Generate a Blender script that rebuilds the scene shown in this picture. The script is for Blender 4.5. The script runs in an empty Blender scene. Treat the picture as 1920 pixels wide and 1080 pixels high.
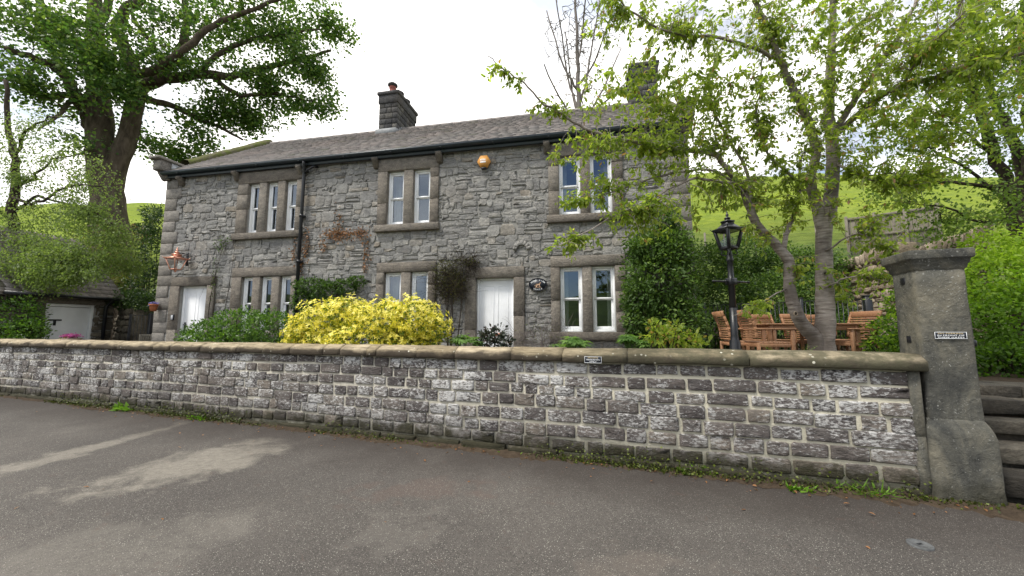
import bpy, math, random
import numpy as np
R = math.radians
SC = bpy.context.scene
COL = SC.collection
# ---------------------------------------------------------------- camera
F = 720.0; PIT = math.atan(78 / F); EYE = 1.6
cam = bpy.data.cameras.new('camera'); cam.sensor_width = 36; cam.lens = F * 36 / 1920
cam.clip_start = .05; cam.clip_end = 3000
co = bpy.data.objects.new('camera', cam); COL.objects.link(co)
co.location = (0, 0, EYE); co.rotation_euler = (math.pi / 2 + PIT, 0, 0); SC.camera = co
# ---------------------------------------------------------------- world and sun
SUN_EL = R(57); SUN_AZ = R(-118)          # azimuth from +Y (away from the camera) towards +X
SC.view_settings.view_transform = 'Standard'; SC.view_settings.look = 'None'
SC.view_settings.gamma = 1; SC.view_settings.exposure = 0.92
W = bpy.data.worlds.new('World'); SC.world = W; W.use_nodes = True
nt = W.node_tree; nt.nodes.clear()
def wn(t, **k):
    n = nt.nodes.new(t)
    for a, b in k.items(): setattr(n, a, b)
    return n
sky = wn('ShaderNodeTexSky', sky_type='NISHITA'); sky.sun_disc = False
sky.sun_elevation = SUN_EL; sky.sun_rotation = SUN_AZ; sky.air_density = 1; sky.dust_density = 1
tc = wn('ShaderNodeTexCoord'); sep = wn('ShaderNodeSeparateXYZ'); nt.links.new(tc.outputs['Generated'], sep.inputs[0])
mp = wn('ShaderNodeMapping'); mp.inputs['Scale'].default_value = (1, 1, 2.2); nt.links.new(tc.outputs['Generated'], mp.inputs[0])
nz = wn('ShaderNodeTexNoise'); nz.inputs['Scale'].default_value = 2.3; nz.inputs['Detail'].default_value = 9; nz.inputs['Roughness'].default_value = .58
nz.inputs['Distortion'].default_value = .3
nt.links.new(mp.outputs[0], nz.inputs[0])
m1 = wn('ShaderNodeMath', operation='MULTIPLY_ADD'); m1.inputs[1].default_value = .10; nt.links.new(sep.outputs['Y'], m1.inputs[0]); nt.links.new(nz.outputs[0], m1.inputs[2])
cr = wn('ShaderNodeValToRGB'); cr.color_ramp.elements[0].position = .33; cr.color_ramp.elements[1].position = .50
nt.links.new(m1.outputs[0], cr.inputs[0])
sk = wn('ShaderNodeVectorMath', operation='SCALE'); sk.inputs['Scale'].default_value = .09; nt.links.new(sky.outputs[0], sk.inputs[0])
nz2 = wn('ShaderNodeTexNoise'); nz2.inputs['Scale'].default_value = 1.6; nz2.inputs['Detail'].default_value = 6; nt.links.new(mp.outputs[0], nz2.inputs[0])
cc = wn('ShaderNodeValToRGB'); cc.color_ramp.elements[0].position = .36; cc.color_ramp.elements[0].color = (.50, .54, .62, 1)
cc.color_ramp.elements[1].position = .5; cc.color_ramp.elements[1].color = (1.05, 1.02, .98, 1); nt.links.new(nz2.outputs[0], cc.inputs[0])
cc.color_ramp.elements[0].position = .38; cc.color_ramp.elements[1].position = .49
mx = wn('ShaderNodeMixRGB'); nt.links.new(cr.outputs[0], mx.inputs[0]); nt.links.new(sk.outputs[0], mx.inputs[1]); nt.links.new(cc.outputs[0], mx.inputs[2])
bg = wn('ShaderNodeBackground'); nt.links.new(mx.outputs[0], bg.inputs[0]); bg.inputs[1].default_value = 1.0
ow = wn('ShaderNodeOutputWorld'); nt.links.new(bg.outputs[0], ow.inputs[0])
sl = bpy.data.lights.new('sun', 'SUN'); sl.energy = 2.1; sl.angle = R(14); sl.color = (1, .96, .88)
so = bpy.data.objects.new('sun', sl); COL.objects.link(so); so.location = (0, 0, 30)
so.rotation_euler = (-(math.pi / 2 - SUN_EL), 0, -SUN_AZ)
SC.cycles.max_bounces = 6; SC.cycles.transparent_max_bounces = 12

# ---------------------------------------------------------------- geometry of the view, used to read real positions
def ray(x, y):
    dx = (x - 960) / F; dz = -(y - 540) / F
    return np.array([dx, math.cos(PIT) - math.sin(PIT) * dz, math.sin(PIT) + math.cos(PIT) * dz])
CP = np.array([0, 0, EYE])
def at(x, y, Y):
    r = ray(x, y); return CP + r * (Y / r[1])
def onz(x, y, z=0.):
    r = ray(x, y); return CP + r * ((z - EYE) / r[2])

# ---------------------------------------------------------------- mesh builder
class MB:
    def __init__(s): s.V = []; s.Q = []; s.T = []; s.A = []; s.n = 0
    def add(s, v, q=None, t=None, r=0.5):
        v = np.asarray(v, float).reshape(-1, 3)
        if q is not None and len(q): s.Q.append(np.asarray(q, np.int64).reshape(-1, 4) + s.n)
        if t is not None and len(t): s.T.append(np.asarray(t, np.int64).reshape(-1, 3) + s.n)
        s.V.append(v); s.A.append(np.broadcast_to(np.asarray(r, float), (len(v),)).copy()); s.n += len(v)
        return s
    def build(s, name, mat, parent=None, smooth=False, uvpos=False):
        me = bpy.data.meshes.new(name)
        V = np.concatenate(s.V) if s.V else np.zeros((0, 3))
        Q = np.concatenate(s.Q) if s.Q else np.zeros((0, 4), np.int64)
        T = np.concatenate(s.T) if s.T else np.zeros((0, 3), np.int64)
        me.vertices.add(len(V)); me.vertices.foreach_set('co', V.astype(np.float32).ravel())
        me.loops.add(Q.size + T.size); me.loops.foreach_set('vertex_index', np.concatenate([Q.ravel(), T.ravel()]).astype(np.int32))
        nf = len(Q) + len(T); me.polygons.add(nf)
        tot = np.concatenate([np.full(len(Q), 4), np.full(len(T), 3)]).astype(np.int32)
        me.polygons.foreach_set('loop_start', (np.cumsum(tot) - tot).astype(np.int32))
        me.update(calc_edges=True); me.validate()
        if smooth: me.polygons.foreach_set('use_smooth', np.ones(len(me.polygons), bool))
        a = me.attributes.new('rnd', 'FLOAT', 'POINT')
        if len(me.vertices) == len(V): a.data.foreach_set('value', np.concatenate(s.A).astype(np.float32))
        me.materials.append(mat)
        o = bpy.data.objects.new(name, me); COL.objects.link(o)
        if parent: o.parent = parent
        return o
def rotz(a): c, s = math.cos(a), math.sin(a); return np.array([[c, -s, 0], [s, c, 0], [0, 0, 1.]])
def rotx(a): c, s = math.cos(a), math.sin(a); return np.array([[1, 0, 0], [0, c, -s], [0, s, c]])
def roty(a): c, s = math.cos(a), math.sin(a); return np.array([[c, 0, s], [0, 1, 0], [-s, 0, c]])
# chamfered box topology
_cv = []; _ci = {}
for sx in (-1, 1):
    for sy in (-1, 1):
        for sz in (-1, 1):
            for ax in range(3): _ci[(sx, sy, sz, ax)] = len(_cv); _cv.append((sx, sy, sz, ax))
def _cbq():
    q = []; t = []
    for ax in range(3):
        b, c = [i for i in range(3) if i != ax]
        for s in (-1, 1):
            f = []
            for (p, r) in ((-1, -1), (1, -1), (1, 1), (-1, 1)):
                k = [0, 0, 0]; k[ax] = s; k[b] = p; k[c] = r; f.append(_ci[(k[0], k[1], k[2], ax)])
            q.append(f)
    for ax in range(3):
        b, c = [i for i in range(3) if i != ax]
        for p in (-1, 1):
            for r in (-1, 1):
                f = []
                for (s, w) in ((-1, b), (-1, c), (1, c), (1, b)):
                    k = [0, 0, 0]; k[ax] = s; k[b] = p; k[c] = r; f.append(_ci[(k[0], k[1], k[2], w)])
                q.append(f)
    for sx in (-1, 1):
        for sy in (-1, 1):
            for sz in (-1, 1): t.append([_ci[(sx, sy, sz, a)] for a in range(3)])
    P = np.array([[v[i] * (1. if v[3] == i else .8) for i in range(3)] for v in _cv])
    def fix(fs):
        o = []
        for f in fs:
            n = np.cross(P[f[1]] - P[f[0]], P[f[2]] - P[f[0]])
            o.append(f if n @ P[f].mean(0) > 0 else f[::-1])
        return o
    return fix(q), fix(t)
CBQ, CBT = _cbq()
def cbox(mb, x0, x1, y0, y1, z0, z1, b=.006, r=.5, rot=None, piv=None, jit=0):
    h = np.array([x1 - x0, y1 - y0, z1 - z0]) / 2; c = np.array([x0 + x1, y0 + y1, z0 + z1]) / 2
    b = min(b, h.min() * .45)
    v = np.array([[k[i] * (h[i] - (0 if k[3] == i else b)) for i in range(3)] for k in _cv])
    if jit: v = v + np.repeat(np.random.uniform(-jit, jit, (8, 3)), 3, 0)
    if rot is not None and piv is None: v = v @ rot.T
    v = v + c
    if piv is not None: v = (v - np.array(piv)) @ rot.T + np.array(piv)
    mb.add(v, CBQ, CBT, r); return mb
def bar(mb, p, q, w, d=None, b=.003, r=.5, up=(0, 0, 1)):
    p = np.array(p, float); q = np.array(q, float); d = d or w
    a = q - p; L = np.linalg.norm(a); a /= L; u = np.array(up, float)
    if abs(a @ u) > .95: u = np.array([0, 1., 0])
    s = np.cross(a, u); s /= np.linalg.norm(s); t = np.cross(s, a)
    b = min(b, w * .45, d * .45, L * .45)
    h = np.array([L, w, d]) / 2
    v = np.array([[k[i] * (h[i] - (0 if k[3] == i else b)) for i in range(3)] for k in _cv])
    M3 = np.array([a, s, t])
    if np.linalg.det(M3) < 0: M3[1] *= -1
    mb.add(v @ M3 + (p + q) / 2, CBQ, CBT, r)
def tube(mb, pts, rad, n=8, r=.5, caps=True):
    P = np.asarray(pts, float); k = len(P); rad = np.broadcast_to(rad, (k,))
    T = np.empty_like(P); T[1:-1] = P[2:] - P[:-2]; T[0] = P[1] - P[0]; T[-1] = P[-1] - P[-2]
    T /= np.linalg.norm(T, axis=1)[:, None] + 1e-9
    ref = np.array([0, 0, 1.]) if abs(T[0][2]) < .9 else np.array([1., 0, 0])
    an = np.linspace(0, 2 * math.pi, n, endpoint=False); ca = np.cos(an)[:, None]; sa = np.sin(an)[:, None]
    out = []
    s = np.cross(T[0], ref)
    for i in range(k):
        s = s - (s @ T[i]) * T[i]; s /= np.linalg.norm(s) + 1e-9; t = np.cross(T[i], s)
        out.append(P[i] + rad[i] * (ca * s + sa * t))
    v = np.concatenate(out)
    i = np.arange(k - 1)[:, None] * n; j = np.arange(n)[None]; j2 = (j + 1) % n
    q = np.stack([i + j, i + j2, i + n + j2, i + n + j], -1).reshape(-1, 4)
    t = []
    if caps:
        v = np.concatenate([v, P[[0, -1]]]); a = k * n
        t = [(a, (m + 1) % n, m) for m in range(n)] + [(a + 1, (k - 1) * n + m, (k - 1) * n + (m + 1) % n) for m in range(n)]
    mb.add(v, q, t, r)
def lathe(mb, prof, c=(0, 0, 0), n=24, r=.5, sq=False):
    prof = np.array(prof, float); k = len(prof)
    an = np.linspace(0, 2 * math.pi, n, endpoint=False) + (math.pi / n if n <= 8 else 0)
    sc = 1 / math.cos(math.pi / n) if n <= 8 else 1
    v = np.concatenate([np.stack([p[0] * sc * np.cos(an), p[0] * sc * np.sin(an), np.full(n, p[1])], 1) for p in prof]) + np.array(c)
    i = np.arange(k - 1)[:, None] * n; j = np.arange(n)[None]; j2 = (j + 1) % n
    q = np.stack([i + j, i + j2, i + n + j2, i + n + j], -1).reshape(-1, 4)
    v = np.concatenate([v, [[c[0], c[1], c[2] + prof[0][1]], [c[0], c[1], c[2] + prof[-1][1]]]]); a = k * n
    t = [(a, (m + 1) % n, m) for m in range(n)] + [(a + 1, (k - 1) * n + m, (k - 1) * n + (m + 1) % n) for m in range(n)]
    mb.add(v, q, t, r)
def prism(mb, poly, d0, d1, fr=None, r=.5):
    """poly in (a,b), extruded along third axis d0..d1; fr maps (a,b,d)->xyz 3x3 rows"""
    n = len(poly); P = np.array([[a, b, d0] for a, b in poly] + [[a, b, d1] for a, b in poly], float)
    c = P.mean(0)
    P2 = np.concatenate([P, [[c[0], c[1], d0], [c[0], c[1], d1]]])
    if fr is not None: P2 = P2 @ np.array(fr, float)
    q = [(i, (i + 1) % n, n + (i + 1) % n, n + i) for i in range(n)]
    t = [(2 * n, (i + 1) % n, i) for i in range(n)] + [(2 * n + 1, n + i, n + (i + 1) % n) for i in range(n)]
    mb.add(P2, q, t, r)
def sphere(mb, c, rad, n=12, m=8, r=.5):
    a = np.linspace(-math.pi / 2, math.pi / 2, m); lathe(mb, [(max(1e-4, math.cos(x)) * rad, math.sin(x) * rad) for x in a], c, n, r)

# ---------------------------------------------------------------- tagging
def tag(o, label, cat, group=None):
    o['label'] = label; o['category'] = cat
    if group: o['group'] = group
    return o
def thing(name, label, cat, loc=(0, 0, 0), rz=0, group=None):
    o = bpy.data.objects.new(name, None); COL.objects.link(o); o.location = tuple(map(float, loc)); o.rotation_euler = (0, 0, rz)
    o.empty_display_size = .2
    return tag(o, label, cat, group)
def kind(o, k): o['kind'] = k; return o
def copy_tree(o, parent=None):
    c = o.copy(); COL.objects.link(c); c.parent = parent
    for ch in [x for x in list(COL.objects) if x.parent == o]: copy_tree(ch, c)
    return c

# ---------------------------------------------------------------- materials
class NM:
    def __init__(s, name):
        s.m = bpy.data.materials.new(name); s.m.use_nodes = True; s.t = s.m.node_tree; s.t.nodes.clear()
        s.out = s.n('ShaderNodeOutputMaterial'); s.tc = s.n('ShaderNodeTexCoord'); s.obj = s.tc.outputs['Object']
    def n(s, ty, **k):
        x = s.t.nodes.new(ty)
        for a, b in k.items(): setattr(x, a, b)
        return x
    def l(s, a, b): s.t.links.new(a, b)
    def mapv(s, sc, src=None):
        m = s.n('ShaderNodeMapping'); m.inputs['Scale'].default_value = sc; s.l(src or s.obj, m.inputs[0]); return m.outputs[0]
    def noise(s, sc, det=5, ro=.55, dist=0, v=None):
        x = s.n('ShaderNodeTexNoise'); x.inputs['Scale'].default_value = sc; x.inputs['Detail'].default_value = det
        x.inputs['Roughness'].default_value = ro; x.inputs['Distortion'].default_value = dist; s.l(v or s.obj, x.inputs[0]); return x.outputs[0]
    def voro(s, sc, v=None, feat='F1', rnd=1):
        x = s.n('ShaderNodeTexVoronoi', feature=feat); x.inputs['Scale'].default_value = sc; x.inputs['Randomness'].default_value = rnd; s.l(v or s.obj, x.inputs[0]); return x
    def ramp(s, f, els, interp='LINEAR'):
        x = s.n('ShaderNodeValToRGB'); r = x.color_ramp; r.interpolation = interp
        while len(r.elements) < len(els): r.elements.new(.5)
        for e, (p, c) in zip(r.elements, els):
            e.position = p; e.color = (c, c, c, 1) if isinstance(c, (int, float)) else (*c, 1)
        s.l(f, x.inputs[0]); return x.outputs[0]
    def attr(s, n='rnd'):
        x = s.n('ShaderNodeAttribute'); x.attribute_name = n; return x.outputs['Fac']
    def mix(s, f, a, b, mode='MIX'):
        x = s.n('ShaderNodeMixRGB', blend_type=mode)
        for i, v in enumerate((f, a, b)):
            if hasattr(v, 'is_linked') or hasattr(v, 'links'): s.l(v, x.inputs[i])
            elif isinstance(v, (int, float)): x.inputs[i].default_value = v if i == 0 else (v, v, v, 1)
            else: x.inputs[i].default_value = (*v, 1)
        return x.outputs[0]
    def math(s, op, a, b=None):
        x = s.n('ShaderNodeMath', operation=op)
        for i, v in enumerate((a, b)):
            if v is None: continue
            if isinstance(v, (int, float)): x.inputs[i].default_value = v
            else: s.l(v, x.inputs[i])
        return x.outputs[0]
    def bump(s, h, st=.5, dist=.02, nrm=None):
        x = s.n('ShaderNodeBump'); x.inputs['Strength'].default_value = st; x.inputs['Distance'].default_value = dist; s.l(h, x.inputs['Height'])
        if nrm: s.l(nrm, x.inputs['Normal'])
        return x.outputs[0]
    def sepz(s, v=None):
        x = s.n('ShaderNodeSeparateXYZ'); s.l(v or s.obj, x.inputs[0]); return x.outputs
    def princ(s, col, rough=.8, nrm=None, metal=0, spec=.3, **k):
        p = s.n('ShaderNodeBsdfPrincipled')
        for nm, v in (('Base Color', col), ('Roughness', rough), ('Metallic', metal), ('Specular IOR Level', spec)):
            if isinstance(v, (int, float)): p.inputs[nm].default_value = v
            elif isinstance(v, tuple): p.inputs[nm].default_value = (*v, 1)
            else: s.l(v, p.inputs[nm])
        if nrm: s.l(nrm, p.inputs['Normal'])
        s.l(p.outputs[0], s.out.inputs[0]); return s.m

def m_plain(name, c, rough=.5, metal=0, spec=.4, var=.12, sc=9, bump=0, bsc=60):
    n = NM(name); f = n.noise(sc, 6)
    col = n.mix(n.ramp(f, [(.3, 0.), (.7, 1.)]), tuple(x * (1 - var) for x in c), tuple(min(1, x * (1 + var)) for x in c))
    nr = n.bump(n.noise(bsc, 4), .4, bump) if bump else None
    return n.princ(col, rough, nr, metal, spec)
def m_rubble(name, pal, lich=.5, blot=(.62, .58, .52), bst=.7, seed=1.7):
    n = NM(name); r = n.attr()
    base = n.ramp(r, pal)
    v = n.mapv((1, 1, 1.8))
    f1 = n.noise(7, 8, .62, .4, v); base = n.mix(n.ramp(f1, [(.3, 0.), (.72, 1.)]), n.mix(1, base, (.62, .62, .63), 'MULTIPLY'), n.mix(1, base, (1.28, 1.27, 1.25), 'MULTIPLY'))
    f2 = n.noise(2.1, 7, .6, .6); f3 = n.noise(34, 5, .6)
    base = n.mix(n.math('MULTIPLY', n.ramp(f2, [(.5, 0.), (.66, 1.)]), n.ramp(f3, [(.46, 0.), (.58, lich)])), base, blot)
    f5 = n.noise(1.1, 5, .6, .5); base = n.mix(n.ramp(f5, [(.5, 0.), (.75, .3)]), base, (.2, .165, .125))
    f4 = n.noise(18, 9, .72, .3, v); f6 = n.noise(60, 5, .7)
    base = n.mix(n.ramp(n.noise(30, 8, .75, .3, v), [(.40, .0), (.62, 1.)]), n.mix(1, base, (.72, .72, .73), 'MULTIPLY'), n.mix(1, base, (1.22, 1.22, 1.21), 'MULTIPLY'))
    nr = n.bump(f6, bst * .6, .012, n.bump(f4, bst, .035))
    return n.princ(base, .9, nr, 0, .25)
MT = {}
GREY = [(0, (.215, .213, .21)), (.3, (.25, .247, .24)), (.6, (.28, .276, .266)), (.88, (.33, .324, .308)), (1, (.27, .24, .20))]
MT['rubble'] = m_rubble('grey_rubble_stone', GREY)
MT['grit'] = m_rubble('brown_gritstone', [(0, (.165, .147, .126)), (.5, (.21, .187, .16)), (1, (.25, .227, .197))], .25, (.36, .32, .27), 1.0)
MT['quoin'] = m_rubble('grey_brown_quoin_stone', [(0, (.20, .185, .165)), (.5, (.24, .225, .205)), (1, (.29, .27, .245))], .3, (.34, .32, .29), .8)
n = NM('lime_mortar'); f = n.noise(9, 8, .65); c = n.ramp(f, [(.3, (.22, .215, .20)), (.7, (.33, .32, .30))]); MT['mortar'] = n.princ(c, .95, n.bump(n.noise(50, 6), .6, .01), 0, .1)
# roadside wall: dark gritstone blocks with white lime bloom, pale mortar
n = NM('limewashed_block_stone'); r = n.attr(); v = n.mapv((1, 1, 2.2))
c = n.ramp(r, [(0, (.075, .066, .066)), (.45, (.105, .092, .088)), (.85, (.14, .122, .112)), (1, (.18, .155, .13))])
f1 = n.noise(12, 8, .65, .3, v); c = n.mix(n.ramp(f1, [(.3, 0.), (.7, 1.)]), n.mix(1, c, (.65, .65, .66), 'MULTIPLY'), n.mix(1, c, (1.5, 1.48, 1.45), 'MULTIPLY'))
f2 = n.noise(1.5, 5, .6, .5); f3 = n.noise(22, 10, .74, .35, v)
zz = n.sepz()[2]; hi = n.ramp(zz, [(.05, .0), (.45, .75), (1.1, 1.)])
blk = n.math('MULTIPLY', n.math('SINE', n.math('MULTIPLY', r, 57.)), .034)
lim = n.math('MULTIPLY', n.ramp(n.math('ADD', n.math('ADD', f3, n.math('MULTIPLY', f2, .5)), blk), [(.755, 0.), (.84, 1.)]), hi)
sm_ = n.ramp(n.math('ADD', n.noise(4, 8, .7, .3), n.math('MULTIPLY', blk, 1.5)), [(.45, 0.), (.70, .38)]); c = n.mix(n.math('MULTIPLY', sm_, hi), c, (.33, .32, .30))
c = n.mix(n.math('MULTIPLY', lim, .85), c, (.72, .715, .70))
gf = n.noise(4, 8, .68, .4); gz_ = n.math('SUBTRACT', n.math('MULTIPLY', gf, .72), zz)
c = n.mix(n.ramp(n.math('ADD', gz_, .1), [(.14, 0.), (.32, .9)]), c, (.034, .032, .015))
MT['block'] = n.princ(c, .9, n.bump(n.noise(75, 5, .7), .45, .008, n.bump(n.noise(24, 9, .7, .2, v), 1., .035)), 0, .25)
n = NM('pale_pointing_mortar'); f = n.noise(7, 8, .7); zz = n.sepz()[2]; c = n.ramp(f, [(.25, (.30, .27, .22)), (.45, (.46, .43, .36)), (.7, (.60, .56, .47))])
xx = n.sepz()[0]
c = n.mix(n.ramp(n.math('ADD', n.math('ADD', n.math('MULTIPLY', xx, .12), 1.0), n.math('MULTIPLY', n.math('SUBTRACT', f, .5), .5)), [(.3, 0.), (.8, .8)]), c, (.60, .56, .44))
gz_ = n.math('SUBTRACT', n.math('MULTIPLY', n.noise(5, 7, .65), .5), zz)
c = n.mix(n.ramp(n.math('ADD', gz_, .1), [(.08, 0.), (.3, .85)]), c, (.05, .05, .022))
MT['pale_mortar'] = n.princ(c, .95, n.bump(n.noise(60, 6), .7, .012), 0, .1)
n = NM('coping_sandstone'); r = n.attr(); zz = n.sepz()[2]
c = n.ramp(r, [(0, (.24, .195, .13)), (.5, (.33, .275, .19)), (1, (.41, .345, .25))])
v = n.mapv((.8, 3, 6)); c = n.mix(n.ramp(n.noise(6, 8, .65, .3, v), [(.35, 0.), (.65, 1.)]), n.mix(1, c, (.5, .48, .46), 'MULTIPLY'), n.mix(1, c, (1.15, 1.15, 1.12), 'MULTIPLY'))
dz = n.math('SUBTRACT', n.math('MULTIPLY', n.noise(3, 6, .6), .22), n.math('SUBTRACT', zz, 1.2)); c = n.mix(n.ramp(dz, [(.0, 0.), (.05, .9)]), c, (.045, .036, .028))
xx = n.sepz()[0]
c = n.mix(n.math('MULTIPLY', n.ramp(n.noise(5, 8, .72), [(.33, .1), (.55, .85)]), n.ramp(n.math('ADD', n.math('MULTIPLY', xx, .1), .5), [(.1, 0.), (.28, 1.)])), c, (.075, .072, .045))
sp = n.voro(13); c = n.mix(n.math('MULTIPLY', n.ramp(sp.outputs['Distance'], [(.14, 1.), (.2, 0.)]), n.ramp(n.noise(2.2, 3), [(.52, 0.), (.6, .8)])), c, (.62, .6, .5))
MT['coping'] = n.princ(c, .9, n.bump(n.noise(45, 6, .7), .5, .01, n.bump(n.noise(9, 8, .6), .6, .03)), 0, .2)
n = NM('weathered_pillar_stone'); f1 = n.noise(2.1, 7, .62, .8, n.mapv((1, 1, .55))); f2 = n.noise(11, 9, .7)
c = n.ramp(f1, [(.36, (.045, .046, .044)), (.47, (.085, .084, .074)), (.6, (.15, .14, .112)), (.72, (.2, .185, .145))])
c = n.mix(n.ramp(f2, [(.35, 0.), (.65, .7)]), c, n.mix(1, c, (1.45, 1.42, 1.35), 'MULTIPLY'))
lf = n.noise(42, 6, .62, .3); mk = n.ramp(n.noise(2.6, 6, .65, .6), [(.42, 0.), (.62, 1.)])
c = n.mix(n.math('MULTIPLY', n.ramp(n.math('ADD', lf, n.math('MULTIPLY', mk, .07)), [(.66, 0.), (.71, .65)]), 1.), c, (.38, .38, .355))
c = n.mix(n.math('MULTIPLY', n.ramp(n.noise(90, 4, .6), [(.64, 0.), (.70, .6)]), mk), c, (.5, .5, .46))
zz = n.sepz()[2]; c = n.mix(n.ramp(n.math('SUBTRACT', n.math('MULTIPLY', n.noise(5, 7), .5), zz), [(.0, 0.), (.22, .9)]), c, (.035, .034, .024))
MT['pillar'] = n.princ(c, .92, n.bump(n.noise(60, 6, .7), .7, .008, n.bump(n.noise(9, 9, .68, .3), .9, .03)), 0, .2)
n = NM('stone_slate_roof'); r = n.attr(); c = n.ramp(r, [(0, (.185, .172, .17)), (.5, (.235, .218, .212)), (.9, (.28, .256, .248)), (1, (.15, .15, .12))])
c = n.mix(n.ramp(n.noise(1.0, 6, .6), [(.4, 0.), (.7, .6)]), c, n.mix(1, c, (1.4, 1.25, 1.2), 'MULTIPLY'))
c = n.mix(n.ramp(n.noise(18, 8, .7), [(.5, 0.), (.66, .5)]), c, (.2, .19, .15))
MT['slate'] = n.princ(c, .75, n.bump(n.noise(30, 6), .5, .01), 0, .35)
n = NM('mossy_verge_stone'); f = n.noise(6, 8, .65); c = n.ramp(f, [(.38, (.14, .125, .1)), (.52, (.12, .125, .05)), (.65, (.10, .13, .03))])
MT['mossy'] = n.princ(c, .95, n.bump(n.noise(25, 7, .7), 1., .05), 0, .1)
MT['dark_stone'] = m_rubble('sooty_chimney_stone', [(0, (.04, .04, .043)), (.5, (.075, .075, .078)), (1, (.12, .115, .105))], .3, (.25, .24, .22), .8)
MT['tan_stone'] = m_rubble('tan_dry_stone', [(0, (.24, .19, .14)), (.5, (.37, .30, .225)), (1, (.50, .42, .33))], .4, (.45, .4, .33), .8)
MT['shade_stone'] = m_rubble('shaded_brown_grey_dry_stone', [(0, (.075, .065, .05)), (.5, (.12, .105, .08)), (1, (.18, .155, .12))], .3, (.2, .2, .15), .8)  # brown-grey dry stone, its colours darkened to stand for shade at the left
MT['step_stone'] = m_rubble('dark_step_stone', [(0, (.04, .036, .03)), (.5, (.075, .068, .055)), (1, (.12, .108, .088))], .4, (.2, .19, .16), .9)  # darker stone palette for the steps
MT['white_paint'] = m_plain('white_gloss_paint', (.86, .87, .88), .3, 0, .5, .04, 5)
MT['white_door'] = m_plain('white_door_paint', (.84, .85, .87), .35, 0, .4, .05, 4)
MT['black_metal'] = m_plain('black_painted_iron', (.012, .013, .017), .38, 0, .5, .3, 20, .002)
MT['gutter'] = m_plain('dark_blue_black_gutter_paint', (.022, .032, .042), .4, 0, .5, .2, 6)
MT['lead'] = m_plain('grey_lead_sheet', (.2, .21, .22), .6, .1, .4, .25, 14, .004, 20)
MT['render'] = m_plain('pale_render', (.48, .5, .53), .8, 0, .2, .25, 12, .004)
MT['terracotta'] = m_plain('terracotta', (.34, .12, .055), .75, 0, .25, .2, 12, .003)
MT['redpot'] = m_plain('red_clay_chimney_pot', (.32, .11, .09), .8, 0, .2, .25, 12, .003)
MT['copper'] = m_plain('polished_copper', (.72, .36, .26), .34, .85, .5, .06, 8)
MT['orange'] = m_plain('orange_plastic', (.75, .36, .09), .45, 0, .4, .06, 8)
MT['pale_ink'] = m_plain('white_lettering', (.82, .84, .86), .5, 0, .3, .02, 8)
MT['gold_ink'] = m_plain('cream_gold_lettering', (.62, .5, .3), .5, 0, .3, .05, 8)
MT['sign_black'] = m_plain('black_sign_enamel', (.014, .018, .028), .35, 0, .4, .2, 8)
MT['fox'] = m_plain('fawn_painted_relief', (.55, .36, .24), .5, 0, .3, .2, 30)
MT['grey_plastic'] = m_plain('grey_plastic', (.45, .46, .48), .4)
MT['lampglass_dark'] = None
n = NM('teak_wood'); v = n.mapv((14, 14, 14)); f = n.noise(2.2, 7, .6, 1.2, v); r = n.attr()
c = n.ramp(f, [(.3, (.22, .112, .058)), (.7, (.37, .21, .12))]); c = n.mix(r, c, n.mix(1, c, (1.3, 1.2, 1.15), 'MULTIPLY')); MT['teak'] = n.princ(c, .5, n.bump(f, .2, .004), 0, .35)
n = NM('silvered_boards'); v = n.mapv((10, 10, 1.5)); f = n.noise(3, 8, .65, .5, v); r = n.attr(); c = n.ramp(f, [(.3, (.12, .105, .085)), (.7, (.27, .245, .20))]); c = n.mix(n.math('MULTIPLY', r, .5), c, (.13, .12, .09)); MT['boards'] = n.princ(c, .85, n.bump(f, .4, .01), 0, .2)
# glass : thin reflecting pane over a dark room
n = NM('window_glass'); gl = n.n('ShaderNodeBsdfGlossy'); gl.inputs['Roughness'].default_value = .0; gl.inputs['Color'].default_value = (.72, .84, 1, 1)
nr = n.bump(n.noise(1.4, 2), .04, .04); n.l(nr, gl.inputs['Normal'])
tr = n.n('ShaderNodeBsdfTransparent'); tr.inputs['Color'].default_value = (.78, .84, .84, 1)
mxs = n.n('ShaderNodeMixShader'); fr = n.n('ShaderNodeFresnel'); fr.inputs[0].default_value = 1.52
k = n.math('ADD', n.math('MULTIPLY', fr.outputs[0], 1.5), .08); n.l(k, mxs.inputs[0]); n.l(tr.outputs[0], mxs.inputs[1]); n.l(gl.outputs[0], mxs.inputs[2]); n.l(mxs.outputs[0], n.out.inputs[0]); MT['glass'] = n.m
n = NM('clear_lantern_glass'); gl = n.n('ShaderNodeBsdfGlossy'); gl.inputs['Roughness'].default_value = .05
tr = n.n('ShaderNodeBsdfTransparent'); tr.inputs['Color'].default_value = (.9, .93, .92, 1)
mxs = n.n('ShaderNodeMixShader'); mxs.inputs[0].default_value = .2; n.l(tr.outputs[0], mxs.inputs[1]); n.l(gl.outputs[0], mxs.inputs[2]); n.l(mxs.outputs[0], n.out.inputs[0]); MT['lanternglass'] = n.m
MT['castiron'] = m_plain('worn_cast_iron', (.085, .088, .09), .75, 0, .3, .35, 30, .003)
MT['curtain'] = m_plain('cream_curtain', (.55, .53, .5), .9, 0, .1, .1, 10)
MT['room'] = m_plain('dim_room_wall', (.12, .11, .10), .9)
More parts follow.
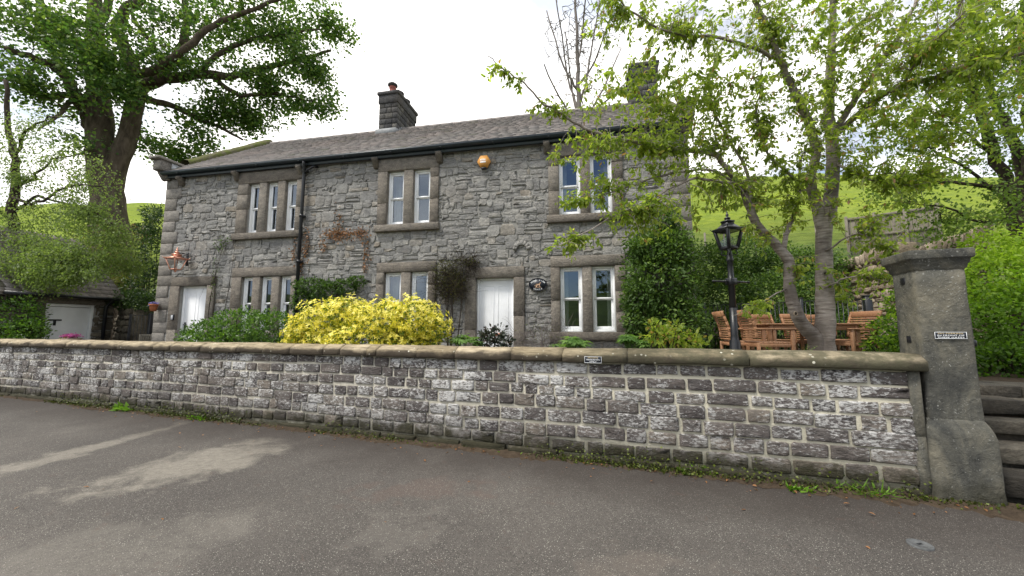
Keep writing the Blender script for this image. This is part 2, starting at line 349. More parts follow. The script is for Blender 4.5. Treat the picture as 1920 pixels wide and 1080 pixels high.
def m_leaf(name, pal, trans=.45, rough=.5, spec=.3, tcol=None):
    n = NM(name); r = n.attr(); c = n.ramp(r, pal)
    c = n.mix(n.ramp(n.noise(3, 3), [(.3, 0.), (.7, 1.)]), n.mix(1, c, (.85, .85, .85), 'MULTIPLY'), n.mix(1, c, (1.12, 1.12, 1.1), 'MULTIPLY'))
    p = n.n('ShaderNodeBsdfPrincipled'); n.l(c, p.inputs['Base Color']); p.inputs['Roughness'].default_value = rough; p.inputs['Specular IOR Level'].default_value = spec
    t = n.n('ShaderNodeBsdfTranslucent'); n.l(n.mix(1, c, (1.5, 1.6, .8), 'MULTIPLY'), t.inputs[0])
    m = n.n('ShaderNodeMixShader'); m.inputs[0].default_value = trans; n.l(p.outputs[0], m.inputs[1]); n.l(t.outputs[0], m.inputs[2]); n.l(m.outputs[0], n.out.inputs[0]); return n.m
MT['l_syc'] = m_leaf('sycamore_leaves', [(0, (.045, .10, .028)), (.5, (.085, .16, .038)), (1, (.17, .24, .06))], .5)
MT['l_weep'] = m_leaf('pale_weeping_leaves', [(0, (.10, .15, .045)), (.6, (.17, .235, .075)), (1, (.25, .30, .11))], .5)
MT['l_cherry'] = m_leaf('cherry_leaves', [(0, (.13, .20, .03)), (.5, (.25, .325, .055)), (.84, (.38, .43, .09)), (.92, (.38, .27, .09)), (1, (.28, .16, .08))], .6, .42, .35)
MT['l_thorn'] = m_leaf('hawthorn_leaves', [(0, (.06, .11, .022)), (1, (.17, .25, .05))], .5)
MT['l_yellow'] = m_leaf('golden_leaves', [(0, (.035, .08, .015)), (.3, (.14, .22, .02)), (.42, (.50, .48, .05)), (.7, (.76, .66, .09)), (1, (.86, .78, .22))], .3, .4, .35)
MT['l_box'] = m_leaf('glossy_green_leaves', [(0, (.03, .075, .012)), (.5, (.075, .16, .02)), (1, (.15, .27, .035))], .35, .35, .45)
MT['l_dark'] = m_leaf('dark_evergreen_leaves', [(0, (.014, .032, .012)), (.6, (.035, .075, .02)), (1, (.08, .14, .035))], .25, .4, .4)
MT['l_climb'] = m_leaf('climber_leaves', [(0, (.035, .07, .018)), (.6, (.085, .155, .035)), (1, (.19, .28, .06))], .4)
MT['l_bright'] = m_leaf('bright_lime_leaves', [(0, (.03, .07, .01)), (.5, (.11, .21, .018)), (1, (.28, .40, .04))], .5)
MT['l_olive'] = m_leaf('olive_brown_leaves', [(0, (.06, .07, .02)), (.6, (.13, .15, .04)), (1, (.2, .17, .06))], .4)
MT['l_red'] = m_leaf('bronze_leaves', [(0, (.07, .045, .03)), (1, (.16, .10, .06))], .3)
MT['l_purple'] = m_leaf('dark_purple_leaves', [(0, (.018, .022, .02)), (.7, (.035, .05, .03)), (1, (.10, .06, .06))], .2)
MT['l_dead'] = m_leaf('dead_brown_leaves', [(0, (.15, .07, .03)), (1, (.34, .17, .08))], .3)
MT['l_weed'] = m_leaf('weed_leaves', [(0, (.06, .14, .012)), (1, (.18, .34, .03))], .4)
MT['l_hell'] = m_leaf('palmate_green_leaves', [(0, (.07, .15, .03)), (1, (.20, .33, .09))], .4)
MT['moss'] = m_leaf('moss_tufts', [(0, (.02, .03, .006)), (.7, (.06, .075, .01)), (1, (.12, .15, .02))], .1)
MT['pinkf'] = m_leaf('magenta_petals', [(0, (.5, .06, .4)), (1, (.75, .3, .65))], .3)
MT['violetf'] = m_leaf('violet_petals', [(0, (.12, .08, .4)), (1, (.4, .38, .8))], .3)
MT['yellowf'] = m_leaf('yellow_petals', [(0, (.8, .6, .02)), (1, (.9, .8, .1))], .3)
n = NM('sycamore_bark'); v = n.mapv((1, 1, .3)); f = n.noise(6, 8, .65, .4, v); c = n.ramp(f, [(.3, (.045, .036, .028)), (.55, (.11, .088, .066)), (.8, (.18, .15, .115))])
nrm = n.n('ShaderNodeNewGeometry'); up = n.sepz(nrm.outputs['Normal'])[2]
c = n.mix(n.math('MULTIPLY', n.ramp(up, [(.1, 0.), (.6, 1.)]), n.ramp(n.noise(2, 5), [(.4, 0.), (.55, .8)])), c, (.05, .075, .015)); MT['bark'] = n.princ(c, .95, n.bump(f, .9, .06), 0, .1)
n = NM('dark_bark'); f = n.noise(9, 7, .6, .3, n.mapv((1, 1, .4))); c = n.ramp(f, [(.3, (.022, .018, .014)), (.7, (.07, .056, .042))]); MT['darkbark'] = n.princ(c, .95, n.bump(f, .8, .03), 0, .1)
n = NM('pale_twig_bark'); MT['palebark'] = n.princ((.17, .15, .14), .9)
n = NM('cherry_bark'); v = n.mapv((1, 1, 7)); f = n.noise(5, 7, .65, .5, v); f2 = n.noise(2.2, 5, .6)
c = n.ramp(f, [(.32, (.06, .045, .038)), (.42, (.20, .165, .14)), (.6, (.34, .30, .265)), (.72, (.5, .46, .41))])
c = n.mix(n.ramp(f2, [(.45, 0.), (.62, .7)]), c, (.075, .06, .05)); MT['cherrybark'] = n.princ(c, .6, n.bump(f, .6, .012), 0, .35)
n = NM('hillside_grass'); f1 = n.noise(.09, 6, .6, .4); f2 = n.noise(1.1, 9, .7, .3); f3 = n.noise(.02, 4)
c = n.ramp(f1, [(.3, (.155, .20, .018)), (.55, (.21, .26, .026)), (.75, (.26, .30, .045))])
yy = n.sepz()[1]; c = n.mix(n.ramp(n.math('MULTIPLY_ADD', yy, -.01), [(.1, 0.), (.25, 1.)]), c, n.ramp(n.noise(.06, 6, .7), [(.4, (.02, .028, .012)), (.55, (.05, .07, .025)), (.7, (.07, .09, .03))]))
c = n.mix(n.ramp(f2, [(.42, 0.), (.6, .8)]), c, n.mix(1, c, (.5, .62, .5), 'MULTIPLY'))
st = n.noise(.9, 9, .72, .5, n.mapv((.35, .35, 4))); c = n.mix(n.ramp(st, [(.42, 0.), (.6, .75)]), c, (.125, .17, .03))
MT['grass'] = n.princ(c, .95, n.bump(f2, .8, .25), 0, .1)
n = NM('soil_and_litter'); f = n.noise(14, 8, .7); c = n.ramp(f, [(.3, (.03, .022, .016)), (.6, (.07, .052, .036)), (.75, (.11, .085, .06))]); MT['soil'] = n.princ(c, .95, n.bump(f, .9, .03), 0, .1)
n = NM('patio_paving'); f = n.noise(5, 7, .6); c = n.ramp(f, [(.3, (.2, .18, .15)), (.7, (.34, .31, .27))]); MT['paving'] = n.princ(c, .9, n.bump(f, .4, .01), 0, .2)
# asphalt with dust patches (dried silt), chippings
n = NM('worn_asphalt'); pos = n.obj
f1 = n.noise(.35, 6, .6, .5); f2 = n.noise(26, 6, .8); f3 = n.noise(170, 3, .7)
c = n.ramp(f1, [(.3, (.066, .059, .055)), (.5, (.096, .087, .079)), (.72, (.145, .131, .118))])
c = n.mix(n.ramp(f2, [(.35, 0.), (.65, 1.)]), n.mix(1, c, (.78, .78, .78), 'MULTIPLY'), n.mix(1, c, (1.2, 1.19, 1.17), 'MULTIPLY'))
c = n.mix(n.ramp(f3, [(.38, .95), (.54, 0.)]), c, (.022, .02, .019))
sp = n.voro(95); sel = n.sepz(sp.outputs['Color'])[0]
c = n.mix(n.math('MULTIPLY', n.ramp(sp.outputs['Distance'], [(.22, 1.), (.34, 0.)]), n.math('MULTIPLY', n.ramp(sel, [(.66, 0.), (.9, 1.)]), n.ramp(n.noise(1.9, 6, .7), [(.36, .5), (.58, 1.)]))), c, (.46, .44, .39))
sp2 = n.voro(230); c = n.mix(n.math('MULTIPLY', n.ramp(sp2.outputs['Distance'], [(.2, 1.), (.4, 0.)]), n.ramp(n.sepz(sp2.outputs['Color'])[1], [(.5, 0.), (1., .8)])), c, (.33, .31, .27))
def patch(c, cx, cy, ang, lx, ly, col, amt, ns=2.6, na=2.2):
    s_ = n.n('ShaderNodeVectorMath', operation='SUBTRACT'); n.l(pos, s_.inputs[0]); s_.inputs[1].default_value = (cx, cy, 0)
    m = n.n('ShaderNodeMapping'); m.vector_type = 'TEXTURE'; m.inputs['Rotation'].default_value = (0, 0, ang); m.inputs['Scale'].default_value = (lx, ly, 1); n.l(s_.outputs[0], m.inputs[0])
    L = n.n('ShaderNodeVectorMath', operation='LENGTH'); n.l(m.outputs[0], L.inputs[0])
    d = n.math('ADD', L.outputs['Value'], n.math('MULTIPLY', n.math('SUBTRACT', n.noise(ns, 6, .6, .4), .5), na))
    return n.mix(n.math('MULTIPLY', n.ramp(d, [(.5, 1.), (1.2, 0.)]), n.math('MULTIPLY', n.ramp(n.noise(14, 7, .8), [(.36, .45), (.6, 1.)]), amt)), c, col)
DUST = (.30, .275, .23)
p = onz(300, 885); q = onz(440, 850); c = patch(c, (p[0] + q[0]) / 2, (p[1] + q[1]) / 2, math.atan2(q[1] - p[1], q[0] - p[0]), 1.25, .66, DUST, .62)
p = onz(60, 870); q = onz(200, 832); c = patch(c, (p[0] + q[0]) / 2, (p[1] + q[1]) / 2, math.atan2(q[1] - p[1], q[0] - p[0]), 1.7, .26, DUST, .55, 2, 3)
p = onz(100, 1060); c = patch(c, p[0], p[1], .3, 1.3, .6, (.2, .185, .16), .4, 1.6, 3)
p = onz(740, 1000); c = patch(c, p[0], p[1], .8, .4, .3, (.16, .148, .13), .3, 4, 5)
p = onz(800, 920); c = patch(c, p[0], p[1], .1, .8, .3, (.12, .075, .06), .3, 3, 4)
p = onz(1180, 1060); c = patch(c, p[0], p[1], .1, .4, .25, (.17, .14, .115), .3, 3, 4)
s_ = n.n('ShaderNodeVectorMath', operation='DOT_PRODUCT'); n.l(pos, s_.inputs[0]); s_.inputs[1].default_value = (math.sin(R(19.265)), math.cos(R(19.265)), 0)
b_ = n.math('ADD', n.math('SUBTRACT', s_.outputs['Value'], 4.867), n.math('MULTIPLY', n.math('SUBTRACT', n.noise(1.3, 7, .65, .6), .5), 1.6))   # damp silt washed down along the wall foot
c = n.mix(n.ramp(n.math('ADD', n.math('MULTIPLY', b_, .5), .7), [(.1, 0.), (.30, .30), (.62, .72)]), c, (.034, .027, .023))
c = n.mix(n.ramp(n.noise(7, 6, .7, .8), [(.6, 0.), (.72, .35)]), c, (.10, .06, .045))
MT['asphalt'] = n.princ(c, .85, n.bump(f3, .6, .006, n.bump(n.noise(60, 5, .7), .5, .008)), 0, .3)
rng = random.Random(11); np.random.seed(5)
U = rng.uniform
# frames: the roadside wall and the cottage have their own axes (x along, y away from the road, z up)
WA = -R(19.265); W0 = (3.898, 3.793, 0)
HA = -R(11.25); H0 = (-9.922, 10.696, 0)
def wloc(a, b, z=0): return np.array(W0) + rotz(WA) @ np.array([a, b, z])
def hloc(u, v, z=0): return np.array(H0) + rotz(HA) @ np.array([u, v, z])
def to_local(p, o, a): return rotz(-a) @ (np.array(p) - np.array(o))
def sm(x, a, b): t = np.clip((x - a) / (b - a), 0, 1); return t * t * (3 - 2 * t)
# ---------------------------------------------------------------- ground, one sheet to the horizon
def garden_h(X, Y):
    d = np.stack([X - W0[0], Y - W0[1]], -1); c, s = math.cos(-WA), math.sin(-WA)
    a = d[..., 0] * c - d[..., 1] * s; b = d[..., 0] * s + d[..., 1] * c
    g = .72 + .2 * sm(a, -6, -2.5)
    left = sm(b, .18, .34) * g
    right = sm(b, .0, 1.6) * .9
    k = sm(a, .5, .62)
    z = left * (1 - k) + right * k - .03 * (b < .1)
    phi = X / np.maximum(Y, 1)
    rt = sm(phi, -.3, .3)
    Y0 = 17 - 4.5 * rt; T = .445 + .085 * rt - .03 * sm(phi, .8, 1.4)
    rise = np.clip(Y - Y0, 0, 67) ; e = np.clip(Y - Y0 - 67, 0, None)
    hz = T * (rise - 2 * np.tanh(rise / 4)) - .12 * e
    und = .9 * np.sin(X * .07 + 1) * np.sin(Y * .11) + .35 * np.sin(X * .31 + Y * .17)
    back = .15 * np.clip(-Y - 22, 0, 140) * (1 + .25 * np.sin(X * .02))
    return np.where(b > 0, z, -.03) + np.where(Y > 0, hz + und * sm(rise, 3, 20), 0) + back
A_ = np.concatenate([-np.geomspace(400, 20, 40), np.linspace(-19, -.5, 60), np.linspace(-.3, 3, 34), np.linspace(3.3, 20, 50), np.geomspace(21, 400, 40)])
B_ = np.concatenate([-np.geomspace(300, 3, 30), np.linspace(-2.5, 0, 6), np.linspace(.1, 1.8, 18), np.linspace(2, 30, 90), np.geomspace(31, 400, 70)])
ga, gb = np.meshgrid(A_, B_, indexing='ij'); c, s = math.cos(WA), math.sin(WA)
GX = W0[0] + ga * c - gb * s; GY = W0[1] + ga * s + gb * c
def grid_mesh(mb, X, Y, Z, r=.5):
    h, w = X.shape; i = np.arange(h - 1)[:, None] * w; j = np.arange(w - 1)[None]
    mb.add(np.stack([X, Y, Z], -1).reshape(-1, 3), np.stack([i + j, i + w + j, i + w + j + 1, i + j + 1], -1).reshape(-1, 4), None, r)
mb = MB(); grid_mesh(mb, GX, GY, garden_h(GX, GY)); kind(mb.build('grassy_hillside_ground', MT['grass'], None, True), 'structure')
# garden soil sheet a little above the ground sheet
ga, gb = np.meshgrid(np.linspace(-30, 6, 130), np.linspace(.36, 12, 60), indexing='ij')
X = W0[0] + ga * c - gb * s; Y = W0[1] + ga * s + gb * c
mb = MB(); grid_mesh(mb, X, Y, garden_h(X, Y) + .012); kind(mb.build('garden_soil', MT['soil'], None, True), 'structure')
# road: fine sheet with slight unevenness
a1 = np.concatenate([np.linspace(-60, -14, 30), np.linspace(-13.7, 4, 200), np.linspace(4.5, 40, 30)]); b1 = np.concatenate([np.linspace(-25, -6, 20), np.linspace(-5.9, .06, 90)])
ga, gb = np.meshgrid(a1, b1, indexing='ij'); X = W0[0] + ga * c - gb * s; Y = W0[1] + ga * s + gb * c
Z = .006 * np.sin(X * 1.3 + 2) * np.sin(Y * 1.7) + .004 * np.sin(X * 3.1 + Y * 2.3) + .02 * sm(gb, -.5, 0)
mb = MB(); grid_mesh(mb, X, Y, Z); kind(mb.build('road', MT['asphalt'], None, True), 'structure')
# dirt line along the foot of the wall
na = 500; aa = np.linspace(-26, 1.6, na); wdt = .10 + .10 * np.abs(np.sin(aa * 1.3) * np.sin(aa * .47 + 1)) + np.random.uniform(0, .09, na) + .10 * sm(aa, -1.6, 0)
rows = []
for t in (0, .3, .6, .85, 1): rows.append(np.stack([aa, .03 - t * wdt, .033 - .0 * aa + .035 * (1 - t) * np.random.uniform(.4, 1, na) - .022 * t], -1))
V = np.stack(rows, 1); V = (V.reshape(-1, 3) @ rotz(WA).T) + np.array(W0); V = V.reshape(na, 5, 3)
mb = MB(); grid_mesh(mb, V[..., 0], V[..., 1], V[..., 2]); kind(mb.build('roadside_dirt', MT['soil'], None, True), 'structure')

# ---------------------------------------------------------------- stones
def stone(mb, x0, x1, z0, z1, dep, face=0, inset=.012, jit=.006, ns=3, rnd=None, rough=.006, rd=.25):
    """rounded stone whose face looks towards -y, standing dep proud of y=face"""
    w = (x1 - x0) / 2; h = (z1 - z0) / 2; cx = (x0 + x1) / 2; cz = (z0 + z1) / 2
    if w < .015 or h < .012: return
    pts = []
    k = rd * min(w, h)
    cor = [(-w, -h), (w, -h), (w, h), (-w, h)]
    for i in range(4):
        p = np.array(cor[i]); q = np.array(cor[(i + 1) % 4]); d = (q - p); L = np.linalg.norm(d); d /= L
        for m in range(ns + 1):
            pts.append(p + d * (k + (L - 2 * k) * m / ns))
    P = np.array(pts); n_ = len(P)
    cj = np.array([[U(-jit, jit), U(-jit, jit)] for _ in range(4)]) * 1.6
    P = P + np.repeat(cj, ns + 1, 0) + np.random.uniform(-jit, jit, P.shape) * .5
    tx, tz = U(-.15, .15) * dep / max(w, .05), U(-.2, .2) * dep / max(h, .05)
    rings = [(0, -.02), (0, dep * .55), (inset * .5, dep * .9), (inset * 1.7, dep), (min(w, h) * .6, dep * 1.06)]
    vs = []
    for ins, d in rings:
        s_ = np.array([max(.15, 1 - ins / w), max(.15, 1 - ins / h)])
        q = P * s_
        y = d + (q[:, 0] * tx + q[:, 1] * tz) * (d > 0) + np.random.uniform(-rough, rough, n_) * (d > dep * .6)
        vs.append(np.stack([cx + q[:, 0], face - y, cz + q[:, 1]], 1))
    vs.append(np.array([[cx, face - dep * 1.05 - U(-rough, rough), cz]]))
    V = np.concatenate(vs); i = np.arange(len(rings) - 1)[:, None] * n_; j = np.arange(n_)[None]; j2 = (j + 1) % n_
    q = np.stack([i + j, i + j2, i + n_ + j2, i + n_ + j], -1).reshape(-1, 4); ce = len(V) - 1; b = (len(rings) - 1) * n_
    mb.add(V, q, [(ce, b + m, b + (m + 1) % n_) for m in range(n_)], U(0, 1) if rnd is None else rnd)
def subtract(rects, hole):
    out = []
    hx0, hx1, hz0, hz1 = hole
    for (x0, x1, z0, z1) in rects:
        if x1 <= hx0 or x0 >= hx1 or z1 <= hz0 or z0 >= hz1: out.append((x0, x1, z0, z1)); continue
        if x0 < hx0: out.append((x0, hx0, z0, z1))
        if x1 > hx1: out.append((hx1, x1, z0, z1))
        a, b = max(x0, hx0), min(x1, hx1)
        if z0 < hz0: out.append((a, b, z0, hz0))
        if z1 > hz1: out.append((a, b, hz1, z1))
    return [r for r in out if r[1] - r[0] > .035 and r[3] - r[2] > .03]
# ---------------------------------------------------------------- roadside wall
gw = thing('garden_wall', 'long low dark stone block wall with rounded sandstone coping beside the road', 'wall', W0, WA)
mb = MB(); cbox(mb, -32, -.0, .045, .30, -.2, 1.205, .01); mb.build('mortar', MT['pale_mortar'], gw)
zc = [-.06, .10, .265, .43, .595, .76, .90, 1.045, 1.195]
mb = MB(); x = -32
for k in range(len(zc) - 1):
    x = -32 + U(0, .3)
    while x < -.02:
        w = U(.18, .42) * (1.08 if x > -5 else 1); w = w if x + w < -.18 else -.005 - x
        if k == 0: w = min(w * 1.7, -.005 - x)
        m = .012 + .005 * U(0, 1)
        wob = .012 * math.sin(x * .9 + k * 1.3) + .008 * math.sin(x * 2.3 + k)
        e = .012 if k < len(zc) - 2 else 0
        stone(mb, x + m, x + w - m, zc[k] + m * .8 + wob, zc[k + 1] - m * .8 + wob - (wob if k == len(zc) - 2 else 0), U(.016, .036) + (.04 if k == 0 else 0), .05, .009, .006, 3, None, .005, U(.1, .26))
        x += w
mb.build('stonework', MT['block'], gw, True)
# coping stones, joints read off the photograph on the wall's own plane
WN = rotz(WA) @ np.array([0, 1, 0.])
def wpx(x, y):
    r = ray(x, y); t = ((np.array(W0) - CP) @ WN) / (r @ WN); return to_local(CP + r * t, W0, WA)
jx = [wpx(x, 665)[0] for x in (58, 125, 170, 223, 290, 323, 378, 447, 497, 547, 608, 640, 690, 708, 783, 855, 958, 1055, 1176, 1403)] + [.10]
v = jx[0]; left = []
while v > -32: v -= U(.55, 1.2); left.append(v)
jx = left[::-1] + jx
prof = [(-.04, 1.2), (-.052, 1.212), (-.05, 1.285), (-.038, 1.303), (.05, 1.355), (.08, 1.364), (.27, 1.364), (.31, 1.35), (.40, 1.29), (.40, 1.2)]
first = None
for k in range(len(jx) - 1):
    a0, a1 = jx[k] + .005, jx[k + 1] - .005; mb = MB(); nn = 9; np_ = len(prof)
    dz, dy, sc = U(-.006, .006), U(-.01, .01), 1
    rr = U(0, 1) if a0 > -10 else U(.4, 1)
    V = []
    for i in range(nn):
        t = i / (nn - 1); e = .012 if i in (0, nn - 1) else 0
        P = np.array(prof); cen = P.mean(0); P = cen + (P - cen) * (1 - e * 6 * .35)
        P = P + np.random.uniform(-.003, .003, P.shape)
        V.append(np.stack([np.full(np_, a0 + (a1 - a0) * (t if 0 < i < nn - 1 else t)), P[:, 0] + dy, P[:, 1] + dz + .004 * math.sin(t * 5 + k)], 1))
    V = np.concatenate(V); i = np.arange(nn - 1)[:, None] * np_; j = np.arange(np_)[None]; j2 = (j + 1) % np_
    q = np.stack([i + j, i + np_ + j, i + np_ + j2, i + j2], -1).reshape(-1, 4)
    V = np.concatenate([V, [[a0, .18, 1.28], [a1, .18, 1.28]]]); N_ = nn * np_
    t = [(N_, m, (m + 1) % np_) for m in range(np_)] + [(N_ + 1, (nn - 1) * np_ + (m + 1) % np_, (nn - 1) * np_ + m) for m in range(np_)]
    mb.add(V, q, t, rr); mb.build('coping_stone', MT['coping'], gw)
mb = MB(); cbox(mb, -32, .05, .03, .33, 1.202, 1.33, .01); mb.build('coping_mortar', MT['mortar'], gw)
# ---------------------------------------------------------------- gate pillar
gp = thing('gate_pillar', 'tall square weathered grey stone gate pillar with moulded cap at the right end of the wall', 'gate pillar', wloc(.30, .225), WA)
def sqloft(mb, prof, seg=10, cham=.02, wob=.004):
    V = []; n_ = 0
    for (w, z) in prof:
        ring = []
        cs = [(-w, -w), (w, -w), (w, w), (-w, w)]
        for i in range(4):
            p = np.array(cs[i]); q = np.array(cs[(i + 1) % 4]); d = (q - p) / (2 * w)
            for m in range(seg): ring.append(p + d * (cham + (2 * w - 2 * cham) * m / (seg - 1)))
        ring = np.array(ring) + np.random.uniform(-wob, wob, (4 * seg, 2)); n_ = 4 * seg
        V.append(np.stack([ring[:, 0], ring[:, 1], z + np.random.uniform(-wob, wob, n_) * .5], 1))
    V = np.concatenate(V); k = len(prof); i = np.arange(k - 1)[:, None] * n_; j = np.arange(n_)[None]; j2 = (j + 1) % n_
    q = np.stack([i + j, i + j2, i + n_ + j2, i + n_ + j], -1).reshape(-1, 4)
    V = np.concatenate([V, [[0, 0, prof[-1][1]]]]); mb.add(V, q, [(k * n_, (k - 1) * n_ + m, (k - 1) * n_ + (m + 1) % n_) for m in range(n_)])
mb = MB(); sqloft(mb, [(.254, -.1), (.254, .06), (.249, .14), (.248, .4), (.245, .60), (.240, .655), (.222, .70), (.205, .735), (.197, .76)], 10, .025, .006); mb.build('plinth', MT['pillar'], gp, True)
mb = MB(); sqloft(mb, [(.196, .75)] + [(.195 - .003 * t, .76 + 1.44 * t) for t in np.linspace(.06, 1, 10)], 10, .016, .004); mb.build('shaft', MT['pillar'], gp, True)
for z in (2.10, 1.50):
    mb = MB()
    for q in ((-.03, .03, .026, .034), (-.03, .03, -.034, -.026), (-.034, -.026, -.034, .034), (.026, .034, -.034, .034)): cbox(mb, -.199, -.18, q[0], q[1], z + q[2], z + q[3], .001)
    cbox(mb, -.1985, -.19, -.03, .03, z - .03, z + .03, .001); mb.build('socket_hole', MT['black_metal'], gp)
mb = MB(); sqloft(mb, [(.185, 2.17), (.195, 2.19), (.205, 2.20), (.208, 2.235), (.222, 2.25), (.225, 2.285), (.243, 2.295), (.246, 2.302), (.25, 2.37), (.246, 2.38), (.1, 2.395)], 10, .008, .003); mb.build('cap', MT['pillar'], gp, False)
# stub where the wall meets the pillar
mb = MB()
for z0, z1 in ((0, .62), (.62, 1.2)): cbox(mb, -.035, .06, .02, .30, z0 - .05, z1, .01, .5, None, None, .004)
mb.build('joint_strip', MT['pillar'], gw)
# iron gate leaf folded back behind the pillar
gt = thing('gate_post', 'dark iron gate post with a hinge pin on the right side of the stone pillar', 'gate post', wloc(.525, .20), WA)
mb = MB(); cbox(mb, -.012, .012, -.035, .035, .55, 1.93, .006); mb.build('post', MT['black_metal'], gt)
mb = MB(); cbox(mb, .013, .06, -.045, .02, 1.44, 1.50, .008); mb.build('hinge', MT['black_metal'], gt)
# stone steps
st = thing('stone_steps', 'worn stone slab steps rising to the right of the gate pillar', 'steps', wloc(.575, .02), WA)
b0 = .05; lev = [0, .27, .47, .66, .83, .95]
for k in range(5):
    mb = MB(); x = 0.0 if k else -.02
    while x < 3.2:
        w = U(.5, 1.1); cbox(mb, x + .004, x + w - .004, b0 + k * .30 + U(-.03, .03), b0 + k * .30 + .62, lev[k + 1] - U(.13, .2), lev[k + 1] + U(-.012, .012), .006, U(0, 1), None, None, .016); cbox(mb, x - .01, x + w + .01, b0 + k * .30 + .07, b0 + k * .30 + .5, lev[k] - .1, lev[k + 1] - .06, .01, 0, None, None, .02); x += w
    mb.build('step', MT['step_stone'], st)
# ================================================================ cottage
ho = thing('stone_cottage', 'two-storey grey stone cottage with white sash windows and slate roof behind the garden wall', 'house', H0, HA)
HW, HD, EZ, RZ, RV = 14.0, 6.5, 5.93, 8.58, 3.26
UP = dict(zb=4.17, zt=5.56, zl=5.88, zs=4.0); LO = dict(zb=1.55, zt=2.99, zl=3.23, zs=1.37)
WINS = [(2.80, [(0, .35), (.585, .935), (1.17, 1.52)], UP, .33, .17), (6.93, [(0, .45), (.70, 1.15)], UP, .25, .22), (11.21, [(0, .49), (.70, 1.19)], UP, .23, .23),
        (2.80, [(0, .35), (.585, .935), (1.17, 1.52)], LO, .30, .2), (6.93, [(0, .45), (.70, 1.15)], LO, .2, .2), (11.21, [(0, .49), (.70, 1.19)], LO, .2, .22)]
DOORS = [(.80, 1.72, 2.79, .30, .25, 3.04), (9.27, 10.16, 2.79, .26, .25, 3.04)]
open_ = []; surr = []
for (u0, ls, d, jl, jr) in WINS:
    open_.append((u0, u0 + ls[-1][1], d['zb'], d['zt'])); surr.append((u0 - jl, u0 + ls[-1][1] + jr, d['zs'], d['zl']))
for (a, b, zt, jl, jr, zl) in DOORS:
    open_.append((a, b, .5, zt)); surr.append((a - jl, b + jr, .5, zl))
# front wall core with real openings, side and back walls
def wall_panels(x0, x1, z0, z1, holes):
    rs = [(x0, x1, z0, z1)]
    for h in holes: rs = subtract(rs, h)
    return rs
mb = MB()
xs = sorted({0, HW} | {o[0] for o in open_} | {o[1] for o in open_}); zs = sorted({.3, EZ} | {o[2] for o in open_} | {o[3] for o in open_})
for i in range(len(xs) - 1):
    for k in range(len(zs) - 1):
        cx, cz = (xs[i] + xs[i + 1]) / 2, (zs[k] + zs[k + 1]) / 2
        if any(o[0] < cx < o[1] and o[2] < cz < o[3] for o in open_): continue
        a, b, z0, z1 = xs[i], xs[i + 1], zs[k], zs[k + 1]
        mb.add([(a, 0, z0), (b, 0, z0), (b, 0, z1), (a, 0, z1)], [(0, 1, 2, 3)]); mb.add([(a, .45, z0), (b, .45, z0), (b, .45, z1), (a, .45, z1)], [(0, 3, 2, 1)])
for (a, b, z0, z1) in open_:
    for f in ([(a, 0, z0), (a, .45, z0), (a, .45, z1), (a, 0, z1)], [(b, 0, z0), (b, 0, z1), (b, .45, z1), (b, .45, z0)], [(a, 0, z1), (a, .45, z1), (b, .45, z1), (b, 0, z1)], [(a, 0, z0), (b, 0, z0), (b, .45, z0), (a, .45, z0)]): mb.add(f, [(0, 1, 2, 3)])
for u in (0, HW):
    P = [(u, 0, .3), (u, HD, .3), (u, HD, EZ), (u, RV, RZ - .05), (u, 0, EZ)]; c_ = [(u, RV, 3)]
    mb.add(P + c_, None, [(5, i, (i + 1) % 5) if u else (5, (i + 1) % 5, i) for i in range(5)])
mb.add([(0, HD, .3), (HW, HD, .3), (HW, HD, EZ), (0, HD, EZ)], [(0, 3, 2, 1)])
mb.build('wall', MT['mortar'], ho)
mb = MB()     # dim rooms behind the windows
for z in (.6, 3.6, EZ - .02): mb.add([(.1, .46, z), (HW - .1, .46, z), (HW - .1, 3.5, z), (.1, 3.5, z)], [(0, 1, 2, 3)])
mb.add([(.1, 3.5, .6), (HW - .1, 3.5, .6), (HW - .1, 3.5, EZ), (.1, 3.5, EZ)], [(0, 1, 2, 3)]); mb.build('inner_wall', MT['room'], ho)
def rubble(mb, x0, x1, z0, z1, holes, dep=(.008, .021), hmin=.09, hmax=.2, face=0, wmin=.13, wmax=.43, fr=None):
    z = z0
    while z < z1 - .03:
        H = min(U(.14, .28), z1 - z)
        if z1 - z - H < .1: H = z1 - z
        x = x0
        while x < x1 - .02:
            w = U(wmin, wmax) * (1.0 if H < .24 else 1.15); w = w if x + w < x1 - .14 else x1 - x
            cells = []; t = U(0, 1)
            if H < .15: cells = [(x, x + w, z, z + H)]
            elif t < .22: k = U(.35, .65); cells = [(x, x + w * k, z, z + H), (x + w * k, x + w, z, z + H)] if w > .3 else [(x, x + w, z, z + H)]
            elif t < .50: k = U(.35, .65); j = U(.3, .7); cells = [(x, x + w, z, z + H * k), (x, x + w * j, z + H * k, z + H), (x + w * j, x + w, z + H * k, z + H)]
            elif t < .70: k = U(.35, .65); cells = [(x, x + w, z, z + H * k), (x, x + w, z + H * k, z + H)]
            elif t < .92: cells = [(x, x + w, z, z + H)]
            else: a = U(.28, .4); b = U(.6, .74); cells = [(x, x + w * .94, z, z + H * a), (x, x + w, z + H * a, z + H * b), (x + w * .05, x + w, z + H * b, z + H)]
            for h in holes: cells = subtract(cells, h)
            for (a, b, p, q) in cells:
                g = U(.004, .010)
                wx = lambda xx, zz: .022 * math.sin(xx * 2.1 + zz * 1.3) + .014 * math.sin(xx * 5.3 - zz * 2)
                wz = wx((a + b) / 2, z)
                edge = any(abs(p - h[3]) < .01 or abs(q - h[2]) < .01 for h in holes) or q > z1 - .01
                if edge: wz = 0
                stone(mb, a + g, b - g, p + g + wz, q - g + wz, U(*dep) + (.012 if U(0, 1) < .1 else 0), face, .009, .018, 2, None, .005, U(.15, .7))
            x += w
        z += H
